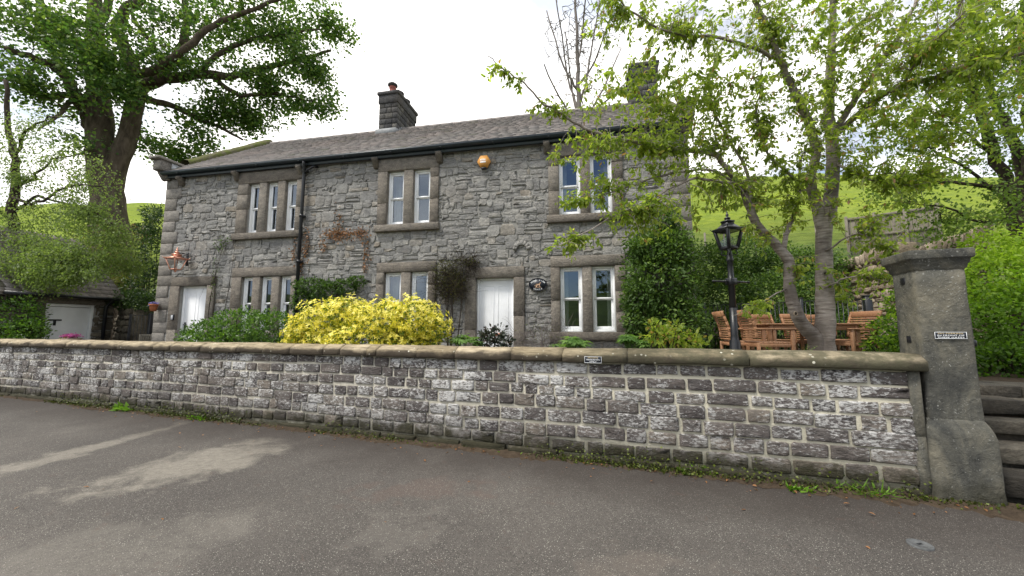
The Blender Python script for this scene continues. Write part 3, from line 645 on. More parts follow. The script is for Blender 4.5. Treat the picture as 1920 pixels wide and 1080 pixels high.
mb = MB(); rubble(mb, .42, HW - .42, .55, EZ - .03, [(s[0] + .02, s[1] - .02, s[2] + .02, s[3] - .02) for s in surr]); mb.build('rubble_stonework', MT['rubble'], ho, True)
for side in (0, 1):
    mb = MB(); z = .5; k = 0
    while z < EZ - .03:
        h = min(U(.26, .36), EZ - z); w = .50 if k % 2 else .40; w += U(-.03, .03)
        a, b = (-.012, w) if side == 0 else (HW - w, HW + .012)
        cbox(mb, a, b, -.032, .3 if k % 2 else .5, z + .003, z + h - .003, .008, U(0, 1), None, None, .006); z += h; k += 1
    mb.build('quoins', MT['quoin'], ho)
# windows
def dressed(mb, x0, x1, y0, y1, z0, z1, n=None):
    cbox(mb, x0, x1, y0, y1, z0, z1, .009, U(0, 1), None, None, .005)
FACE = -.055
for wi, (u0, ls, d, jl, jr) in enumerate(WINS):
    u1 = u0 + ls[-1][1]; zb, zt, zl, zs_ = d['zb'], d['zt'], d['zl'], d['zs']
    fr = MB()
    for (a, b) in ls:
        a += u0; b += u0; fy = .05
        for q in ((a, a + .04, zb, zt), (b - .04, b, zb, zt), (a + .035, b - .035, zt - .04, zt), (a + .035, b - .035, zb, zb + .05)): cbox(fr, q[0], q[1], fy, fy + .12, q[2], q[3], .004)
    wo = fr.build('window', MT['white_paint'], ho)
    mb = MB(); zm = (zb + zt) / 2
    for (x0, x1) in ((u0 - jl, u0 - .0), (u1 + .0, u1 + jr)):
        z = zb
        while z < zt - .05:
            h = min(U(.4, .8), zt - z)
            if zt - z - h < .2: h = zt - z
            dressed(mb, x0, x1, FACE, .2, z + .002, z + h - .002); z += h
    for i in range(len(ls) - 1): dressed(mb, u0 + ls[i][1], u0 + ls[i + 1][0], FACE + .012, .24, zb, zt)
    mb.build('stone_surround', MT['grit'], wo)
    mb = MB(); dressed(mb, u0 - jl, u1 + jr, FACE - .004, .22, zt + .002, zl); mb.build('lintel', MT['grit'], wo)
    mb = MB(); dressed(mb, u0 - jl - .04, u1 + jr + .04, FACE - .06, .2, zs_, zb - .002); mb.build('sill', MT['grit'], wo)
    for (a, b) in ls:
        a += u0 + .038; b += u0 - .038; w = .05
        us = MB(); y = .08
        for q in ((a, a + w, zm - .005, zt - .042), (b - w, b, zm - .005, zt - .042), (a + w, b - w, zt - .09, zt - .042), (a + w, b - w, zm - .005, zm + .035)): cbox(us, q[0], q[1], y, y + .035, q[2], q[3], .005)
        y2 = .12
        for q in ((a, a + w, zb + .052, zm + .02), (b - w, b, zb + .052, zm + .02), (a + w, b - w, zm - .022, zm + .02), (a + w, b - w, zb + .052, zb + .12)): cbox(us, q[0], q[1], y2, y2 + .035, q[2], q[3], .005)
        us.build('sash', MT['white_paint'], wo)
        g = MB(); g.add([(a + w, y + .02, zm + .03), (b - w, y + .02, zm + .03), (b - w, y + .02, zt - .085), (a + w, y + .02, zt - .085)], [(0, 1, 2, 3)])
        g.add([(a + w, y2 + .02, zb + .11), (b - w, y2 + .02, zb + .11), (b - w, y2 + .02, zm - .02), (a + w, y2 + .02, zm - .02)], [(0, 1, 2, 3)])
        g.build('pane', MT['glass'], wo)
    # curtains hanging at the sides of the window
    for (x0, x1) in (((u0 - .05, u0 + .16), (u1 - .16, u1 + .05)) if len(ls) == 2 else ((u0 - .05, u0 + .12), (u0 + .585, u0 + .70), (u0 + 1.17, u0 + 1.29))):
        cu = MB(); k = 14; xx = np.linspace(x0, x1, k); yy = .42 + .02 * np.sin(np.arange(k) * 1.9)
        V = np.concatenate([np.stack([xx, yy, np.full(k, zb)], 1), np.stack([xx, yy, np.full(k, zt)], 1)]); cu.add(V, [(i, i + 1, k + i + 1, k + i) for i in range(k - 1)]); cu.build('curtain', MT['curtain'], wo, True)
# doors
for di, (a, b, zt, jl, jr, zl) in enumerate(DOORS):
    D = MB(); y = .11; x0, x1 = a + .05, b - .05; zb = .66
    cbox(D, x0, x1, y, y + .045, zb, zt - .05, .004)
    xm = (x0 + x1) / 2
    for (p, q) in ((x0 + .10, xm - .045), (xm + .045, x1 - .10)):
        for (z0, z1) in ((1.52, zt - .17), (zb + .2, 1.38)):
            for f in ((p, q, z0, z0 + .014), (p, q, z1 - .014, z1), (p, p + .014, z0 + .014, z1 - .014), (q - .014, q, z0 + .014, z1 - .014)): cbox(D, f[0], f[1], y - .006, y, f[2], f[3], .003)
    do = D.build('door', MT['white_door'], ho)
    m = MB()
    for f in ((a, a + .048, .6, zt), (b - .048, b, .6, zt), (a + .048, b - .048, zt - .048, zt)): cbox(m, f[0], f[1], .07, .20, f[2], f[3], .004)
    m.build('door_frame', MT['white_paint'], do)
    m = MB()
    for f in ((a - jl, a, .5, 1.6), (a - jl, a, 1.602, zt), (b, b + jr, .5, 1.9), (b, b + jr, 1.902, zt), (a - jl, b + jr, zt + .002, zl)): dressed(m, f[0], f[1], FACE, .2, f[2], f[3])
    m.build('stone_surround', MT['grit'], do)
    m = MB()
    if di == 0: cbox(m, x0 + .05, x0 + .10, y - .03, y, 1.58, 1.80, .01); tube(m, [(x0 + .075, y - .02, 1.74), (x0 + .075, y - .06, 1.74), (x0 + .19, y - .065, 1.735)], .011, 8)
    else: cbox(m, xm - .03, xm + .14, y - .035, y - .012, 1.46, 1.52, .005)
    m.build('door_handle' if di == 0 else 'letter_plate', MT['black_metal'] if di == 0 else MT['copper'], do)
# blocked doorway seam and arched relieving stones over the front door (seen as a small arch)
mb = MB()
for i in range(7):
    an = math.pi * (i + .5) / 7; cx, cz, rr = 10.35, 3.42, .16
    m3 = roty(-(an - math.pi / 2)); p = (cx + rr * math.cos(an), -.02, cz + rr * math.sin(an))
    cbox(mb, p[0] - .035, p[0] + .035, -.062, .0, p[2] - .05, p[2] + .05, .012, U(.3, .8), m3, (p[0], 0, p[2]))
mb.build('small_arch', MT['rubble'], ho)
# corbels, gutter, downpipe
for u in (.55, 2.42, 4.42, 6.62, 8.32, 10.95, 12.75):
    mb = MB(); prism(mb, [(-.06, 5.66), (.02, 5.66), (.02, 5.90), (-.19, 5.90), (-.19, 5.84), (-.13, 5.80)], u - .07, u + .07, [(0, 1, 0), (0, 0, 1), (1, 0, 0)], U(0, 1)); mb.build('corbel', MT['grit'], ho)
mb = MB(); cbox(mb, .05, HW - .1, -.13, -.10, 5.885, 6.05, .004)
an = np.linspace(math.pi, 2 * math.pi, 9); outer = [(-.195 + .072 * math.cos(x), 6.03 + .072 * math.sin(x)) for x in an] + [(-.195 + .062 * math.cos(x), 6.03 + .062 * math.sin(x)) for x in an[::-1]]
prism(mb, outer, .02, HW - .05, [(0, 1, 0), (0, 0, 1), (1, 0, 0)])
tube(mb, [(.02, -.262, 6.035), (HW - .05, -.262, 6.035)], .008, 6)
for u in np.arange(.6, HW, 1.3): cbox(mb, u, u + .03, -.275, -.125, 5.955, 5.97, .003)
gu = mb.build('gutter', MT['gutter'], ho)
mb = MB(); tube(mb, [(4.62, -.195, 5.99), (4.62, -.195, 5.90), (4.61, -.15, 5.80), (4.58, -.11, 5.70), (4.57, -.105, 5.55), (4.56, -.105, .6)], .042, 14)
for z in (5.72, 4.5, 3.3, 2.1): tube(mb, [(4.565, -.105, z), (4.565, -.105, z + .07)], .052, 14); cbox(mb, 4.49, 4.64, -.1, -.02, z + .01, z + .05, .004)
tube(mb, [(4.90, -.02, 5.86), (4.85, -.12, 5.84), (4.70, -.13, 5.76), (4.60, -.105, 5.68)], .03, 10)
mb.build('downpipe', MT['black_metal'], ho, True)
# roof
sl = math.atan2(RZ - 6.03, RV + .22); ca, sa = math.cos(sl), math.sin(sl); SL = (RV + .22) / ca
mb = MB()
mb.add([(.1, -.2, 6.03), (HW - .1, -.2, 6.03), (HW - .1, RV, RZ - .012), (.1, RV, RZ - .012)], [(0, 1, 2, 3)], None, 0)
mb.add([(.1, HD + .2, 6.03), (HW - .1, HD + .2, 6.03), (HW - .1, RV, RZ - .012), (.1, RV, RZ - .012)], [(0, 3, 2, 1)], None, .3)
row = 0; s = 0
while s < SL - .05:
    x = .16 - U(0, .2)
    ex = .20 - .055 * s / SL
    while x < HW - .12:
        w = U(.19, .36); x0, x1 = max(x, .14), min(x + w, HW - .12)
        if x1 - x0 > .04:
            th = .022; e = ex * 1.9; up = U(0, .006); sg = s + U(-.008, .008)
            V = []
            for (xx) in (x0 + .003, x1 - .003):
                for (ss, dn) in ((sg - .005, up + .016), (sg - .005, up + .016 + th), (min(SL, sg + e), .0), (min(SL, sg + e), .008)):
                    V.append((xx, -.22 + ss * ca - dn * sa, 6.03 + ss * sa + dn * ca))
            mb.add(V, [(0, 4, 5, 1), (1, 5, 7, 3), (0, 1, 3, 2), (4, 6, 7, 5), (0, 2, 6, 4)], None, U(0, .95) if U(0, 1) < .97 else 1)
        x += w
    s += ex; row += 1
rf = mb.build('roof', MT['slate'], ho)
mb = MB(); x = .2
while x < HW - .2:
    w = U(.4, .5); an = np.linspace(-.2, math.pi + .2, 9); o_ = [(RV + .13 * math.cos(t), RZ - .045 + .10 * math.sin(t)) for t in an] + [(RV + .105 * math.cos(t), RZ - .07 + .09 * math.sin(t)) for t in an[::-1]]
    prism(mb, o_, x + .005, x + w - .003 + .012, [(0, 1, 0), (0, 0, 1), (1, 0, 0)], U(0, 1)); x += w
mb.build('ridge_tiles', MT['slate'], rf)
for side in (0, 1):
    g0, g1 = (-.16, .2) if side == 0 else (HW - .2, HW + .16)
    mb = MB(); k = 16; nr_ = 7
    for sgn in (1, -1):
        V = []
        for i in range(k):
            t = i / (k - 1); vv = .35 + (RV - .35) * t; zz_ = 6.03 + (vv + .22) * sa / ca
            if sgn < 0: vv = 2 * RV - vv
            for (uu, hh) in ((g0, -.1), (g0, .14), (g0 + .05, .19), ((g0 + g1) / 2, .2), (g1 - .05, .18), (g1 + .02, .12), (g1 + .03, -.05)):
                V.append((uu + U(-.012, .012), vv, zz_ + hh + U(-.02, .02)))
        i = np.arange(k - 1)[:, None] * nr_; j = np.arange(nr_ - 1)[None]; q = np.stack([i + j, i + j + 1, i + nr_ + j + 1, i + nr_ + j], -1).reshape(-1, 4)
        if sgn < 0: q = q[:, ::-1]
        mb.add(V, q[:, ::-1])
    mb.build('gable_coping', MT['mossy'], rf, True)
    mb = MB(); cbox(mb, g0 + .04, g1 - .06, -.36, -.04, 6.06, 6.36, .02, .3); prism(mb, [(-.34, 6.34), (-.04, 6.34), (-.04, 5.84), (-.1, 5.86), (-.22, 6.02)], g0 + .05, g1 - .07, [(0, 1, 0), (0, 0, 1), (1, 0, 0)], .2)
    cbox(mb, g0 - .04, g1 + .0, -.44, .62, 6.365, 6.44, .015, .6); mb.build('kneeler', MT['quoin'], rf)
    mb = MB(); prism(mb, [(-.05, 6.06), (.0, 6.06), (.46, 6.362), (-.05, 6.362)], g0 + .06, g1 - .05, [(0, 1, 0), (0, 0, 1), (1, 0, 0)]); mb.build('kneeler_flashing', MT['render'], rf)
def chimney(u0, u1, v0, v1, zt, pots, mname):
    mb = MB(); zb = 7.6; z = zb; cbox(mb, u0 + .03, u1 - .03, v0 + .03, v1 - .03, zb, zt - .2, .01, .6); k = 0
    while z < zt - .42:
        h = .2
        for (fx0, fx1, face, ax) in ((u0, u1, v0, 0), (v0, v1, u1, 1), (v0, v1, u0, 2)):
            x = fx0
            while x < fx1 - .01:
                w = (.2 if (x == fx0) == (k % 2 == 0) else .28) + U(-.03, .03)
                if x + w > fx1 - .12: w = fx1 - x
                a, b = x + .006, x + w - .006
                if ax == 0: cbox(mb, a, b, face - .0, face + .06, z + .006, z + h - .006, .008, U(0, 1))
                elif ax == 1: cbox(mb, face - .06, face + .002, a, b, z + .006, z + h - .006, .008, U(0, 1))
                else: cbox(mb, face - .002, face + .06, a, b, z + .006, z + h - .006, .008, U(0, 1))
                x += w
        z += h; k += 1
    cbox(mb, u0 - .03, u1 + .03, v0 - .03, v1 + .03, zt - .42, zt - .12, .015, .35); cbox(mb, u0 - .07, u1 + .07, v0 - .07, v1 + .07, zt - .12, zt, .02, .5)
    ch = mb.build('chimney', MT[mname], rf)
    for (v, s_) in pots:
        m = MB(); uc = (u0 + u1) / 2 + .04; lathe(m, [(.11, 0), (.12, .02), (.115, .05), (.105, .07), (.10, .2), (.12, .22), (.115, .27), (.09, .28)], (uc, v, zt), 20); m.build('chimney_pot', MT['redpot'], ch, True)
        m = MB(); lathe(m, [(.05, .26), (.14, .29), (.17, .32), (.165, .36), (.09, .42), (.02, .43)], (uc, v, zt), 20); m.build('pot_cowl', MT['dark_stone'], ch, True)
    return ch
ch = chimney(4.87, 5.55, 2.84, 4.25, 9.78, [(3.02, 1), (3.5, 1), (4.0, 1)], 'dark_stone')
zf = 6.03 + (2.84 + .22) * sa / ca
m = MB(); cbox(m, 4.83, 5.60, 2.70, 2.86, zf - .1, zf + .10, .01)
for i in range(3): cbox(m, 5.54, 5.58 + .002, 2.86 + i * .13, 2.99 + i * .13, zf - .02 + i * .1, zf + .14 + i * .1, .006)
m.build('lead_flashing', MT['lead'], ch)
ch2 = chimney(13.25, 14.0, 2.9, 4.1, 9.68, [], 'dark_stone')
# ================================================================ vegetation
NP = np.random.RandomState(3)
def unit(v): return v / (np.linalg.norm(v, axis=-1, keepdims=True) + 1e-9)
LT = {  # leaf templates: verts (length 1 along x, width along y), quads, tris
 'simple': (np.array([[0, 0, 0], [.45, .5, .10], [1, 0, -.05], [.45, -.5, .10], ]), [], [(0, 2, 1), (0, 3, 2)]),
 'nice': (np.array([[0, 0, 0], [.22, .36, .06], [.22, -.36, .06], [.62, .44, .05], [.62, -.44, .05], [1.05, 0, -.14], [.4, 0, 0]]), [], [(0, 6, 1), (0, 2, 6), (1, 6, 3), (2, 4, 6), (3, 6, 5), (6, 4, 5)]),
 'strap': (np.array([[0, 0, 0], [.5, .5, .04], [.5, -.5, .04], [1, 0, -.12]]), [], [(0, 2, 1), (1, 2, 3)]),
 'blade': (np.array([[0, .3, 0], [0, -.3, 0], [.5, .3, .0], [.5, -.3, .0], [1, 0, -.25]]), [(0, 1, 3, 2)], [(2, 3, 4)]),
 'maple': (np.array([[0, 0, 0], [.15, .55, .05], [.55, .5, .02], [1, 0, -.1], [.55, -.5, .02], [.15, -.55, .05], [.35, .22, .06], [.35, -.22, .06]]), [], [(0, 6, 1), (6, 2, 1), (0, 3, 6), (6, 3, 2), (0, 5, 7), (7, 5, 4), (0, 7, 3), (7, 4, 3)]),
}
def leaves(mb, P, D, N, size, width=.5, tmpl='simple', rnd=None):
    """P base points, D pointing dir, N upper-side normal"""
    P = np.asarray(P, float); n = len(P)
    if n == 0: return
    T, q, t = LT[tmpl]; k = len(T)
    X = unit(np.asarray(D, float)); Z = unit(N - (N * X).sum(-1, keepdims=True) * X); Y = np.cross(Z, X)
    s = np.broadcast_to(np.asarray(size, float), (n,))[:, None, None]
    v = P[:, None] + s * (T[None, :, 0:1] * X[:, None] + T[None, :, 1:2] * width * Y[:, None] * 1.0 + T[None, :, 2:3] * Z[:, None])
    off = (np.arange(n) * k)[:, None, None]
    r = NP.uniform(0, 1, n) if rnd is None else np.clip(rnd, 0, 1)
    mb.add(v.reshape(-1, 3), (np.array(q)[None] + off).reshape(-1, 4) if q else None, (np.array(t)[None] + off).reshape(-1, 3) if t else None, np.repeat(r, k))
def randdir(n): return unit(NP.normal(size=(n, 3)))
def catmull(P, m=4):
    P = np.asarray(P, float); Q = np.concatenate([[2 * P[0] - P[1]], P, [2 * P[-1] - P[-2]]]); out = []
    for i in range(1, len(Q) - 2):
        for t in np.linspace(0, 1, m, endpoint=False):
            a, b, c, d = Q[i - 1:i + 3]; out.append(.5 * ((2 * b) + (c - a) * t + (2 * a - 5 * b + 4 * c - d) * t * t + (-a + 3 * b - 3 * c + d) * t ** 3))
    out.append(P[-1]); return np.array(out)
class Tree:
    def __init__(s): s.w = MB(); s.N = []; s.R = []; s.tip = []; s.tipd = []
    def limb(s, P, r0, r1, n=9, wob=.0, power=1.0):
        P = catmull(P); k = len(P)
        if wob: P[1:-1] += NP.normal(0, wob, (k - 2, 3))
        t = np.linspace(0, 1, k); r = r0 + (r1 - r0) * t ** power
        tube(s.w, P, r * (1 + NP.uniform(-.05, .05, k)), n, NP.uniform(0, 1)); s.N += list(P); s.R += list(r); return P
    def sprays(s, targets, n=4, bias=.25, rk=.011, r0=.006, sag=.06, jit=.10, leafspan=.6, per=6, bend=.25, rmin=0):
        """join every target point to the nearest wood by a thin curved branch, nearest first"""
        targets = np.asarray(targets, float); N = np.array(s.N); R_ = np.array(s.R)
        d0 = np.sqrt(((targets[:, None] - N[None, ::2]) ** 2).sum(-1)).min(1) if len(targets) * len(N) < 4e7 else np.linalg.norm(targets - N.mean(0), axis=1)
        cap = len(N); buf = np.zeros((cap + len(targets) * 5, 3)); rb = np.zeros(len(buf)); buf[:cap] = N; rb[:cap] = R_; m = cap
        for i in np.argsort(d0):
            T = targets[i]; d = buf[:m] - T; dist = np.sqrt((d ** 2).sum(1)); cost = dist + bias * np.maximum(0, d[:, 2]) * 2 + .3 * (rb[:m] < .004)
            j = int(cost.argmin()); A = buf[j]; L = dist[j]
            if L < .05: continue
            rr = max(rmin, min(rb[j] * .75, r0 + rk * L)); k = 5; t = np.linspace(0, 1, k)[:, None]
            perp = NP.normal(0, 1, 3); ax = (T - A) / L; perp -= perp @ ax * ax; perp /= np.linalg.norm(perp) + 1e-9
            mid = perp * L * jit + np.array([0, 0, 1.]) * L * bend * NP.uniform(.2, 1)
            P = A * (1 - t) + T * t + mid * (np.sin(t * math.pi)) + np.array([0, 0, -1.]) * sag * L * t ** 2
            P[1:-1] += NP.normal(0, .02 * L, (k - 2, 3)); rad = rr * (1 - .62 * t[:, 0])
            tube(s.w, P, rad, n, NP.uniform(0, 1), False)
            buf[m:m + 4] = P[1:]; rb[m:m + 4] = rad[1:]; m += 4
            u = NP.uniform(1 - leafspan, 1.0, per); ii = np.clip((u * (k - 1)).astype(int), 0, k - 2); f = (u * (k - 1) - ii)[:, None]
            s.tip.append(P[ii] * (1 - f) + P[ii + 1] * f); s.tipd.append(np.repeat(unit(P[-1] - P[-2])[None], per, 0))
        s.N = list(buf[:m]); s.R = list(rb[:m])
    def tips(s): return np.concatenate(s.tip), np.concatenate(s.tipd)
def pxpts(L): return [at(x, y, Y) for x, y, Y in L]
def in_ellip(n, c, r, power=.6):
    d = randdir(n); return np.array(c) + d * (NP.uniform(0, 1, (n, 1)) ** power) * np.array(r)
def tree_obj(name, T, lm, wm, wood, label, cat, base, group=None, leafname='crown', smoothw=True):
    o = thing(name, label, cat, (0, 0, 0), 0, group)
    b = np.array(base); o.location = tuple(b)
    w = T.w.build('trunk', wm, o, smoothw); w.location = tuple(-b)
    if wood is not None: l = wood.build(leafname, lm, o); l.location = tuple(-b)
    return o
def spread(P, D, k, rad, size, w, tmpl, mb, up=.6, droop=.0, rnd=None, along=.5):
    n = len(P) * k; Q = np.repeat(P, k, 0) + NP.normal(0, rad, (n, 3)); DD = unit(np.repeat(D, k, 0) * along + NP.normal(0, .6, (n, 3)) + np.array([0, 0, -droop]))
    NN = unit(NP.normal(0, .5, (n, 3)) + np.array([0, 0, up])); leaves(mb, Q, DD, NN, size * NP.uniform(.7, 1.2, n), w, tmpl, rnd(n) if rnd else None)
# ---- big sycamore on the left, behind the cottage
Z0 = 17.
T = Tree()
base = at(205, 610, Z0); base[2] = .5
T.limb([base, at(208, 520, Z0), at(206, 430, Z0), at(200, 350, Z0), at(190, 270, Z0), at(185, 190, Z0), at(180, 110, Z0 + .3), at(178, 20, Z0 + .5), at(176, -80, Z0 + .5)], .80, .2, 18, .015, 1.1)
T.limb([at(203, 385, Z0), at(214, 325, Z0), at(238, 262, Z0), at(251, 205, Z0), at(262, 168, Z0)], .48, .30, 12, .02)
for L, a, b in (
 ([(176, 240, 17), (165, 215, 17), (140, 177, 16.5), (113, 133, 16), (67, 112, 15.5), (10, 90, 15)], .34, .10),
 ([(127, 178, 16.5), (80, 182, 16), (42, 160, 16), (60, 130, 16)], .15, .06),
 ([(262, 168, 17), (290, 152, 17), (367, 140, 17), (433, 144, 17.5), (480, 132, 18), (560, 112, 18), (620, 95, 18)], .30, .06),
 ([(260, 175, 17), (246, 118, 17), (224, 68, 17), (228, 25, 17), (262, -5, 17), (280, -70, 17)], .33, .14),
 ([(300, 145, 17), (337, 95, 17.5), (350, 42, 18), (343, -30, 18), (350, -110, 18)], .22, .08),
 ([(215, 145, 16.7), (283, 134, 16), (350, 90, 15.5), (400, 48, 15.5), (467, 20, 15.5), (540, -10, 15.5)], .2, .06),
 ([(270, 185, 17), (317, 197, 17.5), (367, 220, 18), (417, 240, 18.5), (455, 262, 18.5)], .17, .05),
 ([(246, 118, 17), (287, 88, 17.5), (262, 52, 18), (246, 20, 18), (250, -60, 18)], .14, .05),
 ([(186, 120, 17), (120, 60, 16.5), (80, 10, 16), (60, -60, 16)], .25, .1),
 ([(178, 60, 17), (205, 0, 17.2), (215, -90, 17.4)], .22, .08),
 ([(400, 143, 17.2), (450, 180, 17.6), (520, 175, 18), (590, 190, 18)], .12, .04),
 ([(367, 140, 17), (420, 95, 17), (500, 70, 17), (600, 55, 17)], .14, .04),
 ([(140, 177, 16.5), (110, 215, 15.5), (75, 240, 15)], .1, .04)):
    T.limb(pxpts(L), a, b, 9, .03)
tg = []
for (x, y, Y, rx, rz, ry, n_) in ((100, 60, 15.5, 3.3, 1.5, 2.6, 260), (60, 160, 15.3, 2.0, 1.0, 2, 110), (180, 110, 15.2, 1.9, 2.1, 1.4, 170), (230, 170, 15.4, .9, .9, .8, 40), (300, 40, 17, 2.6, 2.0, 3, 130), (430, 40, 17, 2.8, 1.8, 3, 220),
        (540, 60, 17.3, 2.2, 1.9, 2.5, 220), (590, 130, 17.8, 1.3, 1.3, 2, 110), (500, 165, 18, 2.2, 1.0, 2, 150), (400, 220, 18.3, 1.9, .75, 1.5, 100), (470, 225, 18.6, 1.0, .5, 1, 70), (330, 110, 16, 1.6, .8, 1.3, 80), (560, 185, 18, 1.2, .6, 1, 60), (290, 270, 18.4, 1.6, 1.0, 1.5, 60), (345, 290, 18.6, 1.1, .5, 1, 40), (440, 190, 18, 1.6, .6, 1.5, 80), (610, 200, 18, .6, .5, .8, 40), (510, 235, 18.5, .8, .35, 1, 40), (620, 40, 17.3, 1.0, 1.3, 1.5, 70), (380, 260, 18.6, 1.2, .5, 1, 40), (160, 270, 16, .8, .6, .8, 20), (250, -90, 17, 6, 1.5, 4, 240), (500, -60, 17, 3, 1, 3, 100)):
    tg.append(in_ellip(n_, at(x, y, Y), (rx, ry, rz)))
tg = np.concatenate(tg); T.sprays(tg, 4, .25, .013, .016, .05, .12, .6, 8, .25, .011)
P, D = T.tips(); k_ = (np.sin(P[:, 0] * 1.9 + P[:, 2] * 2.3) + np.sin(P[:, 2] * 3.1 - P[:, 1] * 1.7) + NP.uniform(-1.3, 1.3, len(P))) > (-1.2 + .75 * (P[:, 0] > -15.5)); P, D = P[k_], D[k_]; mb = MB(); spread(P, D, 3, .26, .125, .9, 'maple', mb, .8, .35)
tree_obj('sycamore_tree', T, MT['l_syc'], MT['bark'], mb, 'huge old sycamore tree with thick mossy forked trunk behind the left end of the cottage', 'tree', base)
# ---- slender weeping tree at the far left
T = Tree(); Zb = 11.5; base = at(28, 640, Zb); base[2] = .6
T.limb([base, at(26, 560, Zb), at(24, 470, Zb), at(22, 400, Zb), at(30, 340, Zb), at(26, 285, Zb), at(14, 220, Zb), at(10, 150, Zb)], .17, .05, 10, .02)
for L in ([(26, 400, 11.5), (60, 372, 11.2), (110, 378, 11), (170, 395, 10.8), (210, 420, 10.7)], [(26, 350, 11.5), (60, 335, 11.3), (100, 300, 11.1), (150, 290, 11)], [(26, 300, 11.5), (50, 250, 11.2), (90, 220, 11), (140, 215, 11)], [(24, 420, 11.5), (-20, 380, 11.2), (-60, 370, 11)], [(24, 370, 11.5), (70, 385, 11), (120, 350, 10.6), (190, 350, 10.4)], [(24, 470, 11.5), (60, 460, 11), (100, 470, 10.6), (150, 500, 10.5)]):
    T.limb(pxpts(L), .05, .015, 6, .03)
tg = []
for (x, y, Y, rx, rz, ry, n_) in ((60, 250, 11, 1.3, .9, 1, 60), (150, 330, 11, 1.0, .8, 1, 70), (40, 420, 11, 1.2, .9, 1, 80), (160, 400, 10.8, .9, .9, .8, 100), (200, 450, 10.8, .8, .8, .8, 100), (130, 480, 10.6, 1.5, .75, 1, 150), (60, 500, 10.7, 1.2, 1.0, .8, 160), (110, 515, 10.5, .8, .5, .6, 80), (20, 535, 10.5, .8, .5, .6, 70), (250, 500, 11.5, .45, .35, .5, 30), (170, 510, 10.4, .7, .3, .6, 30), (20, 330, 11, .8, 1.2, .8, 50)):
    tg.append(in_ellip(n_, at(x, y, Y), (rx, ry, rz)))
T.sprays(np.concatenate(tg), 3, .1, .006, .003, .35, .10, .85, 10, .15)
P, D = T.tips(); mb = MB(); spread(P, D, 3, .11, .062, .75, 'simple', mb, .5, .8, lambda n: NP.beta(2, 2, n))
tree_obj('weeping_tree', T, MT['l_weep'], MT['darkbark'], mb, 'slender ivy-clad tree with pale drooping foliage at the far left of the photo', 'tree', base)
